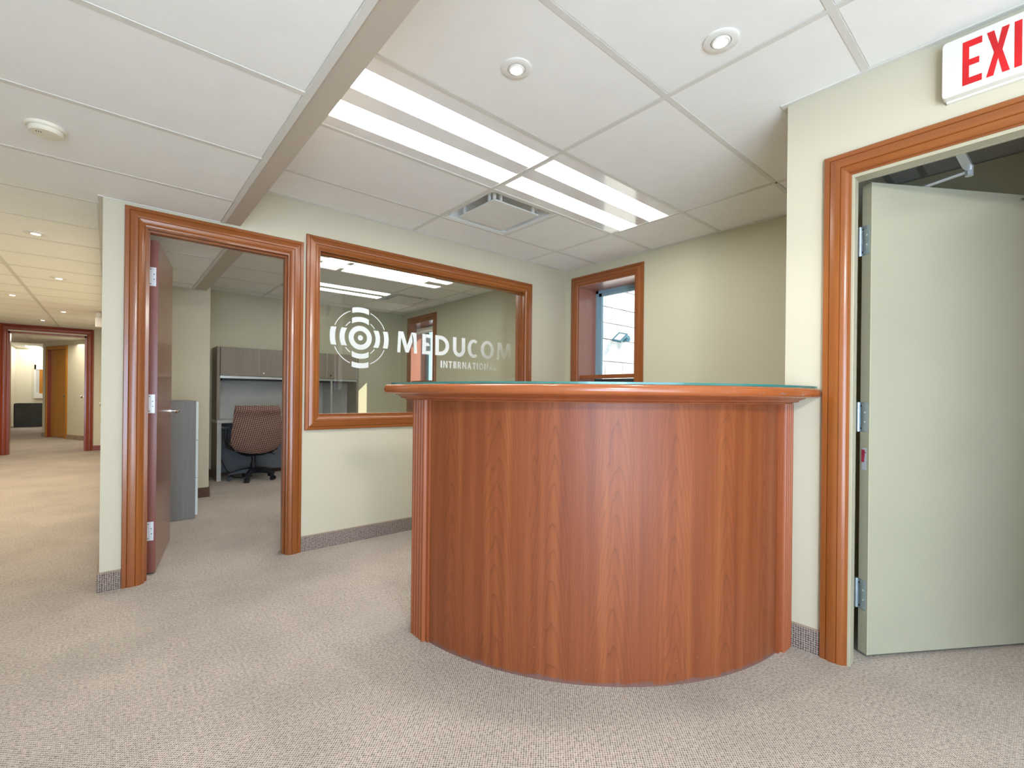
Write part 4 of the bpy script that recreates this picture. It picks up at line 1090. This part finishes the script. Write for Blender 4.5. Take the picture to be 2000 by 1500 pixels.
b = MB(); b.path([(1.44, 6.42, .335), (1.53, 6.33, .335), (1.56, 6.30, .315)], .007, 8); b.build('lever', BLACK, ch)
for sx in (-1, 1):
    b = MB(); b.path([(1.365 + sx * .20, 6.50, .375), (1.365 + sx * .29, 6.50, .42), (1.365 + sx * .305, 6.50, .55), (1.365 + sx * .30, 6.50, .645)], .018, 10)
    b.box(1.365 + sx * .30 - .035, 1.365 + sx * .30 + .035, 6.40, 6.64, .645, .672); b.build('armrest', BLACK, ch, smooth=True)
for k in range(5):
    a = math.radians(-117 + 72 * k); d_ = Vector((math.cos(a), math.sin(a), 0)); sd = Vector((-d_.y, d_.x, 0)); c = Vector((1.365, 6.50, 0))
    b = MB(); rings = []
    for r0, wv, z0_, z1_ in ((.02, .034, .085, .155), (.12, .026, .088, .142), (.20, .022, .082, .122), (.265, .018, .072, .100)):
        rings.append([c + d_ * r0 + sd * u + Vector((0, 0, z)) for u, z in ((-wv, z0_), (wv, z0_), (wv, z1_ - .012), (wv * .5, z1_), (-wv * .5, z1_), (-wv, z1_ - .012))])
    b.loft(rings); leg = b.build('leg', BLACK, ch, smooth=True)
    b = MB(); cc = c + d_ * .255
    for u in (-.018, .018): b.tube(cc + sd * (u - .008) + Vector((0, 0, .0275)), cc + sd * (u + .008) + Vector((0, 0, .0275)), .027, 18)
    b.tube(cc + Vector((0, 0, .03)), cc + Vector((0, 0, .08)), .010, 10); b.build('caster', BLACK, leg, smooth=True)
cb = MB(); cb.path([(1.045, 6.80, .45), (1.05, 6.74, .26), (1.10, 6.68, .12), (1.17, 6.62, .03), (1.26, 6.66, .010), (1.40, 6.74, .008)], .006, 8)
tag(cb.build('power_cord', BLACK, smooth=True), 'black power cord hanging behind the desk leg down to the carpet', 'cord')

# ------------------------------------------------------------------ end of the corridor
d3 = empty('door_3', (-.80, YF, 0), kind='structure')
fF = lambda s, z, v: Vector((s, YF - v, z))
casing(fF, -1.383, -0.222, 0.0, 2.184, CASR, d3)
jm = MB(); jm.box(-1.29, -1.262, YF - .004, YF + .12, 0, 2.064); jm.box(-.345, -.317, YF - .004, YF + .12, 0, 2.064); jm.box(-1.29, -.317, YF - .004, YF + .12, 2.035, 2.064)
jm.build('jamb', CASR['z'], d3)
lf = bx('door_leaf', CASR['z'], -.345, -.305, YF + .125, YF + .98, .01, 2.03, d3)
for zc in (1.80, 1.075, .33): bx('hinge', WHINGE, -.3475, -.345, YF + .020, YF + .10, zc - .06, zc + .06, d3)
b = MB(); b.lathe([(0, -.075), (.018, -.073), (.027, -.058), (.024, -.045), (.011, -.038), (.011, -.008), (.03, -.006), (.03, 0)], (-.345, YF + .62, .965), 20, 'x'); b.build('door_knob', CHROME, lf, smooth=True)
# door in the corridor's east wall: only its knob shows past the corner
d4 = empty('door_4', (-.036, 8.6, 0), kind='structure')
bx('door_leaf', WDOOR, -.042, -.036, 8.20, 9.10, .01, 2.0, d4)
b = MB(); b.lathe([(0, -.072), (.018, -.070), (.028, -.056), (.024, -.043), (.012, -.036), (.012, -.008), (.032, -.006), (.032, 0)], (-.042, 9.0, .890), 20, 'x'); b.build('door_knob', CHROME, d4, smooth=True)
# oak door in the angled lobby wall
d5 = empty('door_5', (-.85, 14.7, 0), kind='structure')
OC = {'z': ODOOR, 'x': ODOOR}
PO = [(0, 0), (0, .015), (.01, .02), (.06, .02), (.07, .01), (.07, 0)]
casing(fAng, 0.16, 1.12, 0.0, 2.10, OC, d5, prof=PO)
bx('jamb', CASR['z'], 0.215, 0.235, -.10, .004, 0, 2.035, d5, fr=frAng); bx('jamb', CASR['z'], 1.045, 1.065, -.10, .004, 0, 2.035, d5, fr=frAng); bx('jamb', ODOOR, 0.235, 1.045, -.10, .004, 2.015, 2.035, d5, fr=frAng)
lf5 = bx('door_leaf', ODOOR, 0.238, 1.042, -.09, -.055, .01, 2.012, d5, fr=frAng)
b = MB(); kc = frAng(Vector((.97, -.055, .945))); b.tube(kc, kc + AN * .03, .012, 12); b.tube(kc + AN * .03, kc + AN * .06, .028, 16, .022); b.build('door_knob', CHROME, lf5, smooth=True)
# far room
d6 = empty('door_6', (-2.15, 18.6, 0), kind='structure')
bx('door_leaf', ODOOR, -2.19, -2.150, 17.6, 18.5, .01, 2.02, d6); bx('casing_side', ODOOR, -2.20, -2.14, 18.5, 18.6, 0, 2.10, d6); bx('casing_head', ODOOR, -2.20, -2.14, 17.6, 18.5, 2.02, 2.10, d6)
rc = empty('reception_desk', (-1.7, 19.6, 0), 'dark grey laminate desk front far away in the room past the lobby', 'desk')
bx('front_panel', DKGREY, -2.055, -1.20, 19.5, 19.53, .012, .700, rc); bx('side_panel', BLACK, -2.085, -2.057, 19.5, 20.1, .0, .690, rc); bx('desktop', DKGREY, -2.06, -1.20, 19.53, 20.1, .672, .700, rc)
w7 = empty('window_4', (-1.6, 21.0, .9), kind='structure')
bx('wall_far_partition', WALLF, -1.86, -.02, 21.02, 21.12, 0, 2.72, **ST)
f = MB(); f.box(-1.80, -1.765, 20.98, 21.02, .83, 1.89); f.box(-1.80, -.9, 20.98, 21.02, 1.74, 1.89); f.box(-1.80, -.9, 20.95, 21.02, .83, .98); f.box(-.95, -.9, 20.98, 21.02, .83, 1.89)
f.build('window_frame', WHITE, w7)
bx('shutter_panel', ODOOR, -1.69, -1.00, 20.995, 21.015, .98, 1.74, w7); bx('window_pane', plain('pale_pane', (0.6, 0.6, 0.58), 0.2), -1.765, -1.69, 20.995, 21.012, .98, 1.74, w7)
ft = empty('ceiling_light', (-1.85, 21.3, 2.40), 'bright strip ceiling light in the far room beyond the lobby opening', 'ceiling light')
bx('diffuser', STRIPF, -1.90, -1.62, 19.9, 21.5, 2.385, 2.398, ft)
# plain half tile beside the reception air diffuser
extra_tile(GX + T, XT, GY + 2 * T, GY + 3 * T, HC, CE)
bx('grid_runner', TBAR, GX + T - BW, GX + T + BW, GY + 2 * T + BW, GY + 3 * T - BW, HC - .001, HC + .004, CE)
